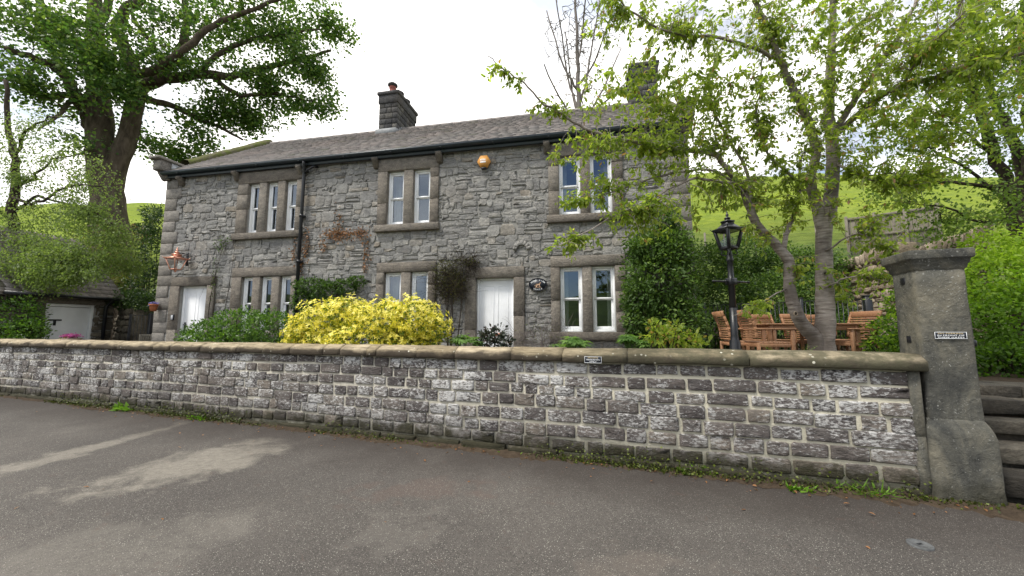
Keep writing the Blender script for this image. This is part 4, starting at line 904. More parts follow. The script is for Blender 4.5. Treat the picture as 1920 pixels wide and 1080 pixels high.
# ---- cherry tree behind the right part of the wall
T = Tree(); Zc = 5.3; base = at(1543, 665, Zc); base[2] = .85
T.limb([base, at(1546, 640, Zc), at(1548, 590, Zc), at(1546, 520, Zc), at(1545, 440, Zc), at(1556, 380, Zc), at(1562, 299, 5.3), at(1557, 240, 5.3), at(1553, 222, 5.3)], .145, .07, 14, .003, .55)
T.limb([at(1553, 225, 5.3), at(1557, 149, 5.3), at(1559, 85, 5.3), at(1562, 0, 5.3), at(1560, -90, 5.3)], .072, .03, 10, .005)
T.limb([base + (0, 0, .03), at(1530, 640, Zc), at(1510, 615, Zc - .05), at(1492, 585, Zc - .1), at(1480, 540, Zc - .1), at(1480, 493, Zc - .1), at(1460, 465, Zc - .1), at(1425, 430, Zc - .15), at(1407, 393, Zc - .2), at(1395, 360, Zc - .3)], .105, .045, 12, .003, .8)
for L, a, b in (
 ([(1395, 360, 5.0), (1356, 307, 4.9), (1335, 288, 4.8), (1262, 280, 4.7), (1207, 270, 4.6), (1155, 262, 4.5), (1120, 250, 4.45), (1078, 230, 4.4), (1042, 208, 4.4), (1014, 190, 4.35), (982, 154, 4.3), (945, 132, 4.3), (915, 105, 4.3)], .034, .005),
 ([(1395, 360, 5.0), (1370, 345, 4.8), (1305, 335, 4.6), (1262, 350, 4.5), (1211, 380, 4.4), (1150, 405, 4.35), (1090, 440, 4.3), (1045, 462, 4.3)], .022, .004),
 ([(1380, 345, 5), (1330, 318, 4.8), (1240, 330, 4.6), (1180, 350, 4.5), (1110, 372, 4.5), (1060, 385, 4.5)], .018, .004),
 ([(1470, 470, 5.2), (1474, 440, 5.2), (1487, 405, 5.2), (1500, 360, 5.1), (1497, 330, 5.0), (1505, 290, 5.0)], .035, .012),
 ([(1545, 440, 5.3), (1532, 385, 5.3), (1521, 342, 5.2), (1530, 280, 5.1), (1510, 213, 5.0), (1484, 158, 5.0), (1463, 111, 4.9), (1437, 51, 4.8), (1418, 0, 4.8), (1400, -70, 4.7)], .075, .022),
 ([(1463, 111, 4.9), (1400, 85, 4.6), (1335, 70, 4.4), (1271, 64, 4.2), (1207, 38, 4.1), (1164, 0, 4.0), (1150, -30, 4)], .025, .005),
 ([(1565, 250, 5.3), (1591, 205, 5.2), (1621, 162, 5.0), (1655, 115, 4.9), (1689, 64, 4.8), (1715, 8, 4.7), (1740, -60, 4.6)], .05, .015),
 ([(1572, 248, 5.3), (1612, 213, 5.0), (1655, 179, 4.7), (1698, 158, 4.5), (1753, 145, 4.3), (1805, 124, 4.1), (1869, 111, 3.9), (1930, 98, 3.8), (2020, 60, 3.7)], .045, .012),
 ([(1558, 95, 5.3), (1613, 42, 5.0), (1651, 25, 4.8), (1700, -30, 4.6)], .03, .01),
 ([(1500, 345, 5.1), (1440, 290, 5), (1420, 230, 4.9), (1425, 160, 4.8), (1430, 90, 4.7)], .02, .006),
 ([(1407, 393, 5.1), (1400, 320, 5.2), (1360, 250, 5.1), (1330, 180, 5.0), (1340, 110, 5)], .028, .006),
 ([(1560, 300, 5.3), (1610, 330, 5), (1680, 345, 4.8), (1740, 335, 4.7)], .02, .005),
 ([(1548, 470, 5.2), (1600, 440, 5), (1640, 450, 4.8), (1680, 470, 4.7)], .014, .004),
 ([(1477, 540, 5.2), (1440, 560, 4.95), (1405, 578, 4.8), (1375, 592, 4.75)], .01, .003),
 ([(1546, 540, 5.2), (1590, 520, 5), (1630, 520, 4.9), (1665, 528, 4.8)], .012, .004),
 ([(1690, 165, 4.5), (1730, 100, 4.1), (1770, 60, 3.7), (1810, 20, 3.4)], .016, .005)):
    T.limb(pxpts(L), a, b, 7, .008)
tg = []
for (x, y, Y, rx, rz, ry, n_) in ((960, 140, 4.3, .30, .14, .15, 10), (1040, 205, 4.4, .28, .12, .15, 14), (1110, 285, 4.45, .36, .12, .3, 26), (1095, 375, 4.4, .26, .1, .25, 12), (1075, 455, 4.35, .28, .1, .2, 14), (1210, 400, 4.4, .36, .26, .3, 50), (1240, 280, 4.6, .45, .3, .4, 62), (1130, 330, 4.5, .3, .12, .3, 10), (1250, 200, 4.6, .4, .25, .4, 30),
        (1180, 160, 4.4, .45, .3, .4, 40), (1140, 40, 4.2, .25, .3, .3, 22), (1260, 40, 4.3, .5, .3, .4, 42), (1320, 160, 4.7, .6, .45, .5, 75), (1350, 380, 4.8, .5, .35, .4, 40), (1450, 60, 4.8, .7, .45, .6, 85), (1440, 240, 5, .6, .5, .6, 75), (1480, 380, 5.1, .4, .35, .4, 30),
        (1600, 70, 4.8, .8, .5, .6, 90), (1640, 230, 4.7, .7, .4, .6, 75), (1740, 90, 4.2, .55, .5, .5, 60), (1820, 160, 4.0, .5, .4, .4, 45), (1860, 50, 3.7, .5, .35, .4, 45), (1700, 330, 4.7, .45, .16, .3, 26), (1640, 400, 4.8, .45, .25, .3, 24), (1660, 500, 4.8, .25, .1, .2, 12), (1410, 575, 4.85, .25, .12, .2, 14),
        (1580, 540, 5.1, .3, .25, .2, 12), (1650, 460, 4.9, .3, .15, .2, 12), (1550, -60, 5, 1.5, .4, 1, 80), (1800, -50, 4, 1.0, .3, .6, 40), (1250, -50, 4.4, .8, .3, .5, 25), (1500, 500, 5.1, .2, .2, .2, 8), (1340, 250, 4.8, .7, .5, .5, 50), (1450, 340, 5.0, .6, .3, .5, 40), (1600, 320, 5, .6, .3, .5, 36), (1780, 260, 4.3, .5, .35, .4, 36), (1560, 160, 5, .6, .5, .6, 50), (1400, 440, 5.0, .4, .2, .3, 14)):
    tg.append(in_ellip(int(n_ * 2.4), at(x, y, Y), (rx * 1.4, ry * 1.3, rz * 1.4), .75))
tg = np.concatenate(tg); gx = 960 + 720 * tg[:, 0] / tg[:, 1]; gy = 618 - 720 * (tg[:, 2] - EYE) / tg[:, 1]; tg = tg[~((gx > 1318) & (gx < 1402) & (gy > 385))]   # the crown is open over the lamp
T.sprays(tg, 4, .1, .006, .0022, .08, .12, .95, 7, .1, .0026)
P, D = T.tips(); mb = MB()
k = 2; n_ = len(P) * k; Q = np.repeat(P, k, 0); DD = unit(np.repeat(D, k, 0) * .35 + NP.normal(0, .55, (n_, 3)) + np.array([0, 0, -.55])); NN = unit(NP.normal(0, .6, (n_, 3)) + np.array([0, -.2, .5]))
leaves(mb, Q + DD * .02, DD, NN, .060 * NP.uniform(.45, 1.3, n_), .5, 'nice', NP.beta(2, 2.2, n_) * .92 + (NP.uniform(0, 1, n_) < .05) * .5)
tree_obj('cherry_tree', T, MT['l_cherry'], MT['cherrybark'], mb, 'cherry tree with ringed bark stems and light green leaves over the right of the wall', 'tree', base)
cherry_scars = [(1547, 513, Zc - .14), (1492, 588, Zc - .21)]
# ---- dark thorn tree at the right edge
T = Tree(); Zr = 8.; base = at(1935, 640, Zr); base[2] = 1.
T.limb([base, at(1925, 520, Zr), at(1915, 440, Zr), at(1905, 385, Zr)], .24, .17, 12, .02)
for L, a, b in (([(1908, 400, 8), (1895, 360, 8), (1880, 318, 8), (1847, 239, 8), (1826, 171, 8), (1805, 90, 8), (1800, -20, 8)], .13, .05), ([(1912, 400, 8), (1915, 330, 8.2), (1888, 240, 8.4), (1860, 184, 8.6), (1839, 85, 8.8), (1830, -20, 9)], .12, .04), ([(1908, 400, 8), (1935, 300, 8), (1925, 180, 8), (1915, 60, 8), (1940, -40, 8)], .14, .06),
 ([(1905, 380, 8), (1880, 358, 7.7), (1826, 346, 7.4), (1741, 337, 7.2), (1676, 325, 7.1), (1620, 330, 7)], .05, .008), ([(1900, 372, 8), (1869, 363, 8), (1783, 299, 8), (1715, 265, 8), (1660, 240, 8)], .045, .008), ([(1903, 400, 8), (1850, 420, 7.6), (1770, 390, 7.3), (1690, 380, 7.1)], .035, .008), ([(1870, 300, 8), (1800, 240, 8), (1740, 180, 8.2), (1700, 130, 8.4)], .04, .01), ([(1850, 240, 8), (1790, 160, 8), (1750, 60, 8)], .04, .01), ([(1905, 420, 8), (1960, 470, 7.5), (1900, 520, 7.2)], .03, .01)):
    T.limb(pxpts(L), a, b, 8, .02)
tg = [in_ellip(n_, at(x, y, Y), (rx, ry, rz)) for (x, y, Y, rx, rz, ry, n_) in ((1750, 250, 7.8, 1.3, 1.0, 1.2, 230), (1700, 350, 7.4, 1.0, .5, .8, 110), (1830, 130, 8, 1.2, 1.3, 1.2, 200), (1780, 420, 7.4, .9, .4, .6, 70), (1900, 250, 7.6, .8, 1.6, 1, 130), (1850, 0, 8, 1.5, 1, 1, 150), (1880, 380, 7.4, .7, .6, .6, 70), (1760, 130, 8, 1.2, .9, 1.2, 120), (1900, 100, 7.6, .8, 1.2, 1, 120))]
T.sprays(np.concatenate(tg), 3, .0, .007, .004, .1, .15, .6, 6, .12, .0045)
P, D = T.tips(); mb = MB(); spread(P, D, 2, .10, .07, .7, 'simple', mb, .5, .2)
tree_obj('thorn_tree', T, MT['l_thorn'], MT['darkbark'], mb, 'dark many-stemmed thorn tree with a mass of fine twigs at the right edge', 'tree', base)
# ---- pale bare tree beyond the roof
T = Tree(); Y = 27.; base = at(1085, 330, Y); base[2] = 4
T.limb([base, at(1086, 215, Y), at(1084, 130, Y), at(1080, 40, Y), at(1078, -60, Y)], .22, .07, 8, .03)
for x0, y0, x1, y1 in ((1085, 210, 1040, -20), (1085, 200, 1125, -10), (1084, 170, 1025, 20), (1083, 160, 1150, 20), (1086, 230, 1060, 60), (1086, 225, 1165, 90), (1086, 228, 1020, 120), (1083, 120, 1100, -40), (1086, 215, 1180, 150)):
    T.limb([at(x0, y0, Y), at(x0 + (x1 - x0) * .45, y0 + (y1 - y0) * .3, Y + NP.uniform(-1, 1)), at(x1, y1, Y + NP.uniform(-1.5, 1.5))], .10, .045, 5, .04)
T.sprays(np.concatenate([in_ellip(520, at(1088, 70, Y), (3.0, 2.5, 4.6), .8), in_ellip(120, at(1100, 170, Y), (2.8, 2, 1.2), .8)]), 3, 0, .012, .04, 0, .05, .6, 1, -.05, .034)
tree_obj('bare_tree', T, MT['l_thorn'], MT['palebark'], None, 'pale leafless tree rising beyond the cottage roof', 'tree', base)
# ---- shrubs
def shell(blobs, n, inner=.0):
    """points on a lumpy shell of several blobs (centre, radii); hidden inner points dropped"""
    vol = np.array([np.prod(r) ** (2 / 3) for c, r in blobs]); idx = NP.choice(len(blobs), n, p=vol / vol.sum()); d = randdir(n)
    C = np.array([b[0] for b in blobs], float)[idx]; Rr = np.array([b[1] for b in blobs], float)[idx]
    f = 1 + .10 * np.sin(d[:, 0] * 7 + d[:, 2] * 5 + idx) + .08 * np.sin(d[:, 1] * 11 + d[:, 2] * 9)
    t = (f * NP.uniform(1 - inner - .12, 1.03, n))[:, None]; P = C + d * Rr * t; keep = np.ones(n, bool)
    for k, (c, r) in enumerate(blobs):
        q = np.linalg.norm((P - np.array(c)) / np.array(r), axis=1); keep &= ~((q < .80 - inner) & (idx != k))
    return P[keep], unit(d / Rr)[keep]
def stems(o, blobs, gz, n, mat, r=.015):
    mb = MB(); cx = np.mean([b[0] for b in blobs], 0)
    for i in range(n):
        c, rr = blobs[rng.randrange(len(blobs))]; e = np.array(c) + randdir(1)[0] * np.array(rr) * .75; s_ = np.array([c[0] * .6 + cx[0] * .4 + U(-.1, .1), c[1] * .6 + cx[1] * .4, gz - .05]); mid = (s_ + e) / 2 + NP.normal(0, .06, 3)
        tube(mb, catmull([s_, mid, e], 3), np.linspace(r, r * .3, 7), 5, .5, False)
    return mb
def shrub(name, label, cat, blobs, gz, lm, n, size, w=.5, tmpl='simple', inner=.25, group=None, wm='darkbark', nst=14, rosette=0, rndf=None, out=.8, up=.4, part='foliage'):
    P, D = shell(blobs, n, inner); mb = MB()
    if rosette:
        k = rosette; A = NP.uniform(0, 2 * math.pi, (len(P), 1)) + np.arange(k)[None] * 2 * math.pi / k
        ref = unit(np.cross(D, NP.normal(size=D.shape))); t2 = np.cross(D, ref); G = unit(D + np.array([0, 0, .5]))
        G = unit(G + NP.normal(0, .35, G.shape)); DD = (np.cos(A)[..., None] * ref[:, None] + np.sin(A)[..., None] * t2[:, None]) + G[:, None] * NP.uniform(.2, 1.0, (len(P), k, 1)) + NP.normal(0, .22, (len(P), k, 3)) + np.array([0, 0, -.25])
        Q = np.repeat(P, k, 0); NN = np.repeat(G, k, 0) + NP.normal(0, .25, (len(Q), 3)); DD = DD.reshape(-1, 3)
        rr = np.repeat(rndf(P, D), k) + NP.normal(0, .05, len(Q)) if rndf else None
        leaves(mb, Q, DD, NN, size * NP.uniform(.6, 1.2, len(Q)), w, tmpl, rr)
        ib = [(c_, np.array(r_) * .86) for c_, r_ in blobs]; Pi, Di = shell(ib, n * 3, .35); m = len(Pi); leaves(mb, Pi, unit(Di + NP.normal(0, .7, (m, 3))), unit(Di + NP.normal(0, .5, (m, 3))), size * NP.uniform(.7, 1.2, m), .5, 'simple', NP.uniform(.1, .62, m))
    else:
        m = len(P); DD = unit(D * out + NP.normal(0, .6, (m, 3))); NN = unit(D * .5 + NP.normal(0, .5, (m, 3)) + np.array([0, 0, up]))
        leaves(mb, P, DD, NN, size * NP.uniform(.65, 1.2, m), w, tmpl, rndf(P, D) if rndf else None)
    base = np.mean([b[0] for b in blobs], 0); base[2] = gz
    o = thing(name, label, cat, base, 0, group)
    l = mb.build(part, MT[lm], o); l.location = tuple(-base)
    s_ = stems(o, blobs, gz, nst, wm).build('stems', MT[wm], o); s_.location = tuple(-base)
    return o
def bl(x, y, Y, rx, rz, ry=None): return (at(x, y, Y), (rx, ry or rx, rz))
Yy = 6.9
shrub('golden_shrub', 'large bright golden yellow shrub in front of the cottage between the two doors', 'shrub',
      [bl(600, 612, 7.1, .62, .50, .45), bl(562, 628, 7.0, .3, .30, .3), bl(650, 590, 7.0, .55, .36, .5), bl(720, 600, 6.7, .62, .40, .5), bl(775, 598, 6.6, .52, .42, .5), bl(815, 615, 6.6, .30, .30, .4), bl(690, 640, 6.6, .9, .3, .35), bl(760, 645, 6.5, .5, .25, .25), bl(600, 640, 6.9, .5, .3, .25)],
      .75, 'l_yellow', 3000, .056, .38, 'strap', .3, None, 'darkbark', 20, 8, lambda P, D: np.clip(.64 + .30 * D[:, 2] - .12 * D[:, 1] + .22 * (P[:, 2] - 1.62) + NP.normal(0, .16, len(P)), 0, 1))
shrub('box_shrub', 'rounded dense mid-green shrub beside the left door, left of the golden shrub', 'shrub',
      [bl(400, 625, 8.4, .5, .30, .5), bl(450, 612, 8.3, .6, .38, .5), bl(505, 615, 8.1, .55, .36, .5), bl(370, 635, 8.3, .3, .2, .4), bl(430, 640, 8.0, .8, .25, .4)],
      .75, 'l_box', 9000, .062, .5, 'simple', .2)
shrub('laurel_shrub', 'leafy green shrub in front of the outbuilding at the far left above the wall', 'shrub', [bl(20, 598, 10.3, .75, .62, .5), bl(52, 622, 10.2, .42, .35, .4), bl(-30, 600, 10.6, .6, .6, .5), bl(10, 625, 10.2, .6, .4, .4)], .7, 'l_box', 6500, .085, .5, 'simple', .25)
shrub('brown_green_shrub', 'olive and bronze tinted shrub between the outbuilding and the big tree trunk', 'shrub', [bl(220, 500, 14.5, .9, .9, .8), bl(180, 470, 15, 1.0, .9, .8), bl(240, 535, 14, .6, .5, .6), bl(150, 530, 14.5, 1., .6, .7)], .8, 'l_olive', 9000, .085, .55, 'simple', .4)
shrub('plum_bush', 'small dull purple bush on the field edge behind the dark evergreen', 'bush', [bl(255, 440, 19, .8, .55, .6)], 2.4, 'l_red', 1500, .1, .6, 'simple', .4)
shrub('dark_evergreen', 'tall dark evergreen bush rising against the left corner of the cottage', 'tree', [bl(300, 480, 14.0, .9, 1.1, .8), bl(290, 540, 13.8, 1.0, .9, .8), bl(305, 420, 14.2, .55, .7, .6), bl(285, 400, 14.4, .3, .3, .4), bl(270, 430, 14.4, .35, .2, .4)], .8, 'l_dark', 9000, .10, .4, 'simple', .4)
shrub('ivy_hedge', 'dark ivy-topped hedge above the dry stone wall between outbuilding and cottage', 'hedge', [bl(240, 560, 12.8, .8, .3, .5), bl(280, 568, 12.6, .6, .35, .5), bl(225, 565, 12.7, .3, .25, .4), bl(270, 590, 12.9, .5, .2, .3)], .8, 'l_dark', 3500, .075, .7, 'simple', .3, None, 'darkbark', 10, 0, lambda P, D: NP.uniform(.2, 1.1, len(P)))
# big evergreen against the right end of the cottage
def hp(u, v, z): return hloc(u, v, z)
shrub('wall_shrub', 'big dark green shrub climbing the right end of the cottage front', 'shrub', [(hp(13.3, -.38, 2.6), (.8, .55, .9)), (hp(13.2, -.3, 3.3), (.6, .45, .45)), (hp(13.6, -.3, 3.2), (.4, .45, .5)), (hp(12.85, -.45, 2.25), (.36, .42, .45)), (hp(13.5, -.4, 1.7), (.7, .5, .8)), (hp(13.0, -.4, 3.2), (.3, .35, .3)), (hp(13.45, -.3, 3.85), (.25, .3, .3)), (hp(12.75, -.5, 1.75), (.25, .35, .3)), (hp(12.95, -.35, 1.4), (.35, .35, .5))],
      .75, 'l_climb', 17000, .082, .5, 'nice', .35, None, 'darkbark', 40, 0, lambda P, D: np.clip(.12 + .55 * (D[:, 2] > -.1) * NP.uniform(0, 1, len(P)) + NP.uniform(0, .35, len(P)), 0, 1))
shrub('spring_shrub', 'small light green shrub behind the coping between the dark wall shrub and the lamp post', 'shrub', [bl(1250, 632, 5.6, .34, .16, .3), bl(1290, 640, 5.5, .25, .14, .25), bl(1225, 612, 5.7, .09, .12, .1), bl(1262, 612, 5.6, .12, .10, .12)], .85, 'l_cherry', 620, .075, .55, 'nice', .5, None, 'darkbark', 16)
# ivy covered bank behind the patio
shrub('ivy_bank', 'broad ivy-covered bank behind the black railings and teak furniture', 'hedge', [bl(1340, 500, 10.8, .8, .7, .8), bl(1400, 480, 11.2, .9, .6, .8), bl(1470, 500, 11.0, .9, .6, .8), bl(1530, 500, 10.6, .8, .5, .8), bl(1360, 560, 10.2, 1.0, .7, .7), bl(1450, 560, 10.2, 1.0, .7, .7), bl(1530, 560, 9.9, .8, .6, .6), bl(1340, 620, 9.8, 1., .5, .6), bl(1440, 620, 9.6, 1.2, .5, .6), bl(1560, 610, 9.5, .7, .5, .5)],
      1., 'l_climb', 38000, .075, .75, 'simple', .3, None, 'darkbark', 30, 0, lambda P, D: NP.beta(1.2, 1.2, len(P)))
shrub('lime_shrub', 'vivid lime green shrub growing at the right of the gate pillar', 'shrub', [bl(1880, 520, 6.8, .7, .55, .6), bl(1930, 600, 6.2, .9, .8, .7), bl(1850, 620, 6.6, .45, .6, .5), bl(1900, 690, 5.9, .6, .45, .5), bl(1850, 470, 7.2, .35, .4, .4), bl(1980, 480, 7., .7, .7, .6), bl(1860, 700, 6.2, .4, .35, .4)],
      .9, 'l_bright', 15000, .07, .6, 'nice', .3, None, 'darkbark', 26, 0, lambda P, D: np.clip(.15 + .38 * (P[:, 2] - 1.6) + NP.uniform(0, .4, len(P)), 0, 1))
shrub('lime_shrub', 'low lime green shrub left of the gate pillar beside the black railing post', 'shrub', [bl(1672, 620, 6.4, .28, .28, .35), bl(1692, 570, 6.8, .22, .3, .3), bl(1655, 648, 6.1, .22, .14, .25), bl(1705, 640, 6.0, .35, .3, .3)], .95, 'l_bright', 2600, .062, .6, 'nice', .3, None, 'darkbark', 14)
# ivy patch on the cottage wall, above the golden shrub
shrub('wall_ivy', 'dark ivy patch on the cottage wall just above the golden shrub', 'climber', [(hp(4.95, -.12, 2.68), (.42, .16, .24)), (hp(5.9, -.12, 2.66), (.5, .16, .2)), (hp(6.25, -.1, 2.78), (.22, .12, .14)), (hp(5.4, -.12, 2.55), (.5, .14, .25)), (hp(4.75, -.12, 2.3), (.3, .12, .3))], .8, 'l_climb', 2600, .06, .8, 'simple', .3, None, 'darkbark', 8, 0, lambda P, D: NP.uniform(0, .7, len(P)))
# climber with few leaves around the window by the front door: tangle of thin stems
def tangle(name, label, cat, blobs, root, n, mat, r=.006, lm=None, nl=0, ls=.03, seg=5, w=1.):
    b = np.array(root, float); mb = MB()
    for i in range(n):
        c, rr = blobs[rng.randrange(len(blobs))]; P = [np.array(c) + randdir(1)[0] * np.array(rr) * U(.3, 1)]
        d = unit(randdir(1)[0] * np.array([1, .3, 1]))
        for k in range(seg): d = unit(d + NP.normal(0, .45, 3) * np.array([1, .35, 1])); P.append(P[-1] + d * .11 * w)
        tube(mb, np.array(P), np.linspace(r * U(.5, 1), r * .25, seg + 1), 3, U(0, 1), False)
    for i in range(5):
        c, rr = blobs[i % len(blobs)]; e = np.array(c) + randdir(1)[0] * np.array(rr) * .4; s_ = b + np.array([U(-.12, .12), U(-.03, .03), 0]); tube(mb, catmull([s_, (s_ * .5 + e * .5) + NP.normal(0, .08, 3) * np.array([1, .3, 1]), e], 5), np.linspace(.018, .007, 11) * (1 if n > 100 else .45), 6, .5, False)
    o = thing(name, label, cat, b); x = mb.build('stems', mat, o); x.location = tuple(-b)
    if lm:
        P, D = shell(blobs, nl, .6); m = MB(); leaves(m, P, unit(NP.normal(0, 1, P.shape)), D + NP.normal(0, .4, P.shape), ls * NP.uniform(.6, 1.2, len(P)), .7); x = m.build('foliage', lm, o); x.location = tuple(-b)
    return o
tangle('dead_climber', 'dense brown twiggy climber between the front door and the window left of it', 'climber', [(hp(8.62, -.16, 2.95), (.42, .12, .36)), (hp(8.85, -.16, 2.6), (.3, .12, .4)), (hp(8.5, -.14, 2.6), (.25, .12, .4)), (hp(9.1, -.13, 3.15), (.3, .08, .14))], hp(8.75, -.15, .8), 520, MT['darkbark'], .006, MT['l_olive'], 2200, .032)
tangle('bare_shrub', 'bare brown twiggy shrub under the house sign, right of the front door', 'shrub', [(hp(10.8, -.5, 1.5), (.5, .25, .45)), (hp(11.2, -.45, 1.3), (.3, .2, .3)), (hp(10.4, -.5, 1.3), (.2, .2, .3))], hp(10.8, -.5, .75), 300, MT['palebark'], .005, MT['l_olive'], 260, .03)
tangle('bare_climber', 'thin leafless climber stems trained up the wall by the left door', 'climber', [(hp(2.1, -.07, 3.9), (.3, .03, .25)), (hp(1.95, -.07, 3.0), (.12, .03, .8)), (hp(2.5, -.07, 4.05), (.3, .03, .12))], hp(2.0, -.07, .7), 60, MT['darkbark'], .005, MT['l_climb'], 170, .05)
# dead brown ivy leaves on the wall: three patches of one plant
mb = MB(); st_ = MB(); b = hp(5.0, -.06, 2.9)
for (u, z, su, sz, n_) in ((5.65, 4.0, .42, .12, 260), (6.25, 4.0, .18, .10, 90), (6.45, 3.5, .10, .35, 60), (4.72, 3.75, .10, .30, 70), (4.38, 3.6, .07, .22, 40), (4.6, 3.2, .09, .2, 35), (6.4, 3.1, .07, .1, 20), (5.2, 3.7, .15, .1, 30), (5.6, 4.3, .15, .25, 40)):
    uu = NP.normal(u, su * .55, n_); zz_ = NP.normal(z, sz * .8, n_); P = np.array([hp(a, -.055 - NP.uniform(0, .03), c_) for a, c_ in zip(uu, zz_)])
    leaves(mb, P, unit(NP.normal(0, .7, P.shape) + [0, 0, -.7]), np.repeat((rotz(HA) @ [0, -1, .2])[None], n_, 0) + NP.normal(0, .4, P.shape), .055 * NP.uniform(.5, 1.2, n_), .8)
    for i in range(5): tube(st_, catmull([hp(u + U(-su, su), -.045, z - sz), hp(u + U(-su, su), -.045, z), hp(u + U(-su, su), -.045, z + sz)], 3), .004, 3, .5, False)
o = thing('dead_ivy', 'patches of dead rust brown ivy leaves on the cottage wall right of the downpipe', 'climber', b); x = mb.build('foliage', MT['l_dead'], o); x.location = tuple(-b); x = st_.build('stems', MT['darkbark'], o); x.location = tuple(-b)
# low plants just behind the coping
def palmate(px, py, Y, n, size, label, group=None, gz=.85, mat='l_hell', fl=11, name='hellebore_plant', spread_=.26):
    b = at(px, py, Y); top = b[2]; b[2] = gz; mb = MB(); sm_ = MB()
    for i in range(n):
        a = U(0, 6.28); rr = U(.02, spread_); e = np.array([b[0] + math.cos(a) * rr, b[1] + math.sin(a) * rr, top + .07 + U(-.07, .05) - rr * .25]); tube(sm_, [b, (b + e) / 2 + [0, 0, .06], e], .005, 4, .5, False)
        G = unit(np.array([math.cos(a) * .4, math.sin(a) * .4, 1.])); an = np.linspace(-2.4, 2.4, fl) + a; D = np.stack([np.cos(an), np.sin(an), np.full(fl, -.12) + NP.normal(0, .12, fl)], 1)
        leaves(mb, np.repeat(e[None], fl, 0), D, np.repeat(G[None], fl, 0), size * NP.uniform(.8, 1.1, fl), .22, 'strap', np.full(fl, U(0, 1)))
    o = thing(name, label, 'plant', b, 0, group); x = mb.build('foliage', MT[mat], o); x.location = tuple(-b); x = sm_.build('stems', MT['l_hell'], o); x.location = tuple(-b); return o
palmate(873, 640, 6.6, 22, .16, 'palm-leaved green plant between the golden shrub and the front door', 'leafy plants behind the coping')
palmate(1072, 646, 6.0, 26, .16, 'palm-leaved green plant under the window right of the house sign', 'leafy plants behind the coping')
palmate(1180, 640, 6.0, 24, .16, 'palm-leaved green plant at the foot of the dark wall shrub', 'leafy plants behind the coping')
shrub('purple_rose_bush', 'small dark purplish leaved bush in front of the white front door', 'bush', [bl(925, 628, 6.8, .26, .17, .2), bl(910, 640, 6.8, .2, .15, .2), bl(945, 640, 6.8, .18, .12, .2)], .8, 'l_purple', 520, .07, .6, 'nice', .5, None, 'darkbark', 14)
def fern(px, py, Y, n, L, label, name='fern', gz=.9, mat='l_bright'):
    b = at(px, py, Y); b[2] = gz; mb = MB()
    for i in range(n):
        a = U(0, 6.28); P = np.array([b + np.array([math.cos(a) * t * L * .45, math.sin(a) * t * L * .45, L * (t - .35 * t * t)]) for t in np.linspace(0, 1, 16)])
        for sd in (-1, 1): dd = np.array([-math.sin(a) * sd, math.cos(a) * sd, .1]); leaves(mb, P[2:], np.repeat(dd[None], 14, 0) + NP.normal(0, .1, (14, 3)), np.repeat([[0, 0, 1.]], 14, 0), L * .16 * np.linspace(1, .3, 14), .3, 'strap')
    o = thing(name, label, 'fern', b); x = mb.build('fronds', MT[mat], o); x.location = tuple(-b)
    m = MB(); tube(m, [b, b + [0, 0, L * .5]], .01, 5); x = m.build('stem', MT['l_weed'], o); x.location = tuple(-b)
fern(1478, 640, 4.75, 7, .62, 'light green fern behind the coping beside the cherry trunk', gz=1.0)
# weeds, moss and fallen leaves at the foot of the wall
def weed(px, py, n, size, spread_, label, tmpl='blade', w=.12, mat='l_weed', upright=.7):
    p = onz(px, py); b = p + [0, 0, .0]; P = b + np.stack([NP.uniform(-spread_, spread_, n) * .95, NP.uniform(-spread_, spread_, n) * .33, np.zeros(n)], 1)
    P[:, 1] -= (P[:, 0] - b[0]) * .35; D = unit(np.stack([NP.normal(0, .6, n), NP.normal(-.25, .35, n), NP.uniform(.15, upright, n)], 1)); mb = MB()
    leaves(mb, P, D, np.repeat([[0, -.3, 1.]], n, 0) + NP.normal(0, .3, (n, 3)), size * NP.uniform(.4, 1.15, n), w, tmpl); o = mb.build('weed_clump', MT[mat], None); V = np.array(b)
    me = o.data; me.transform(__import__('mathutils').Matrix.Translation(-__import__('mathutils').Vector(V))); o.location = tuple(V); return tag(o, label, 'weed', 'weeds along the foot of the wall')
weed(1300, 888, 90, .12, .20, 'tall broad-leaved weed clump right of wall centre with one yellow flower', 'nice', .45)
weed(1420, 898, 120, .13, .14, 'grassy tuft at the wall foot, just right of the yellow-flowered clump')
weed(1500, 922, 60, .10, .12, 'small feathery weed just left of the long grass nearest the gate pillar', 'simple', .3)
weed(1570, 920, 130, .15, .14, 'bright grass tuft at the wall foot second from the gate pillar')
weed(1640, 932, 150, .16, .15, 'long bright grass tuft nearest the gate pillar')
weed(1010, 857, 110, .06, .30, 'low creeping weed with small round leaves near the middle of the wall foot', 'nice', .8, 'l_weed', .5)
weed(1110, 870, 90, .055, .28, 'low creeping weed right of the middle creeping weed at the wall foot', 'nice', .8, 'l_weed', .5)
weed(800, 834, 90, .075, .22, 'small green weed at the wall foot below the golden shrub', 'simple', .4)
weed(238, 770, 70, .19, .24, 'broad-leaved dock weed at the wall foot below the left door', 'nice', .4)
weed(372, 787, 70, .12, .22, 'low green weed at the wall foot below the rounded green shrub', 'simple', .4)
weed(930, 848, 60, .06, .22, 'thin line of small weed left of the creeping weeds at mid wall', 'nice', .7)
mb = MB(); n_ = 9000; a = NP.uniform(-17, 1.2, n_); dens = np.sin(a * 1.7) + np.sin(a * .6 + 2) + .6 * np.sin(a * 5); k = (dens + NP.uniform(-1.2, 1.2, n_)) > -.1; a = a[k]; m = len(a)
P = np.array([wloc(x, NP.normal(-.04, .05), NP.uniform(.02, .045)) for x in a]); leaves(mb, P, unit(NP.normal(0, .6, (m, 3)) + [0, -.2, .8]), unit(NP.normal(0, 1, (m, 3)) + [0, -.5, .5]), NP.uniform(.012, .04, m), .7)
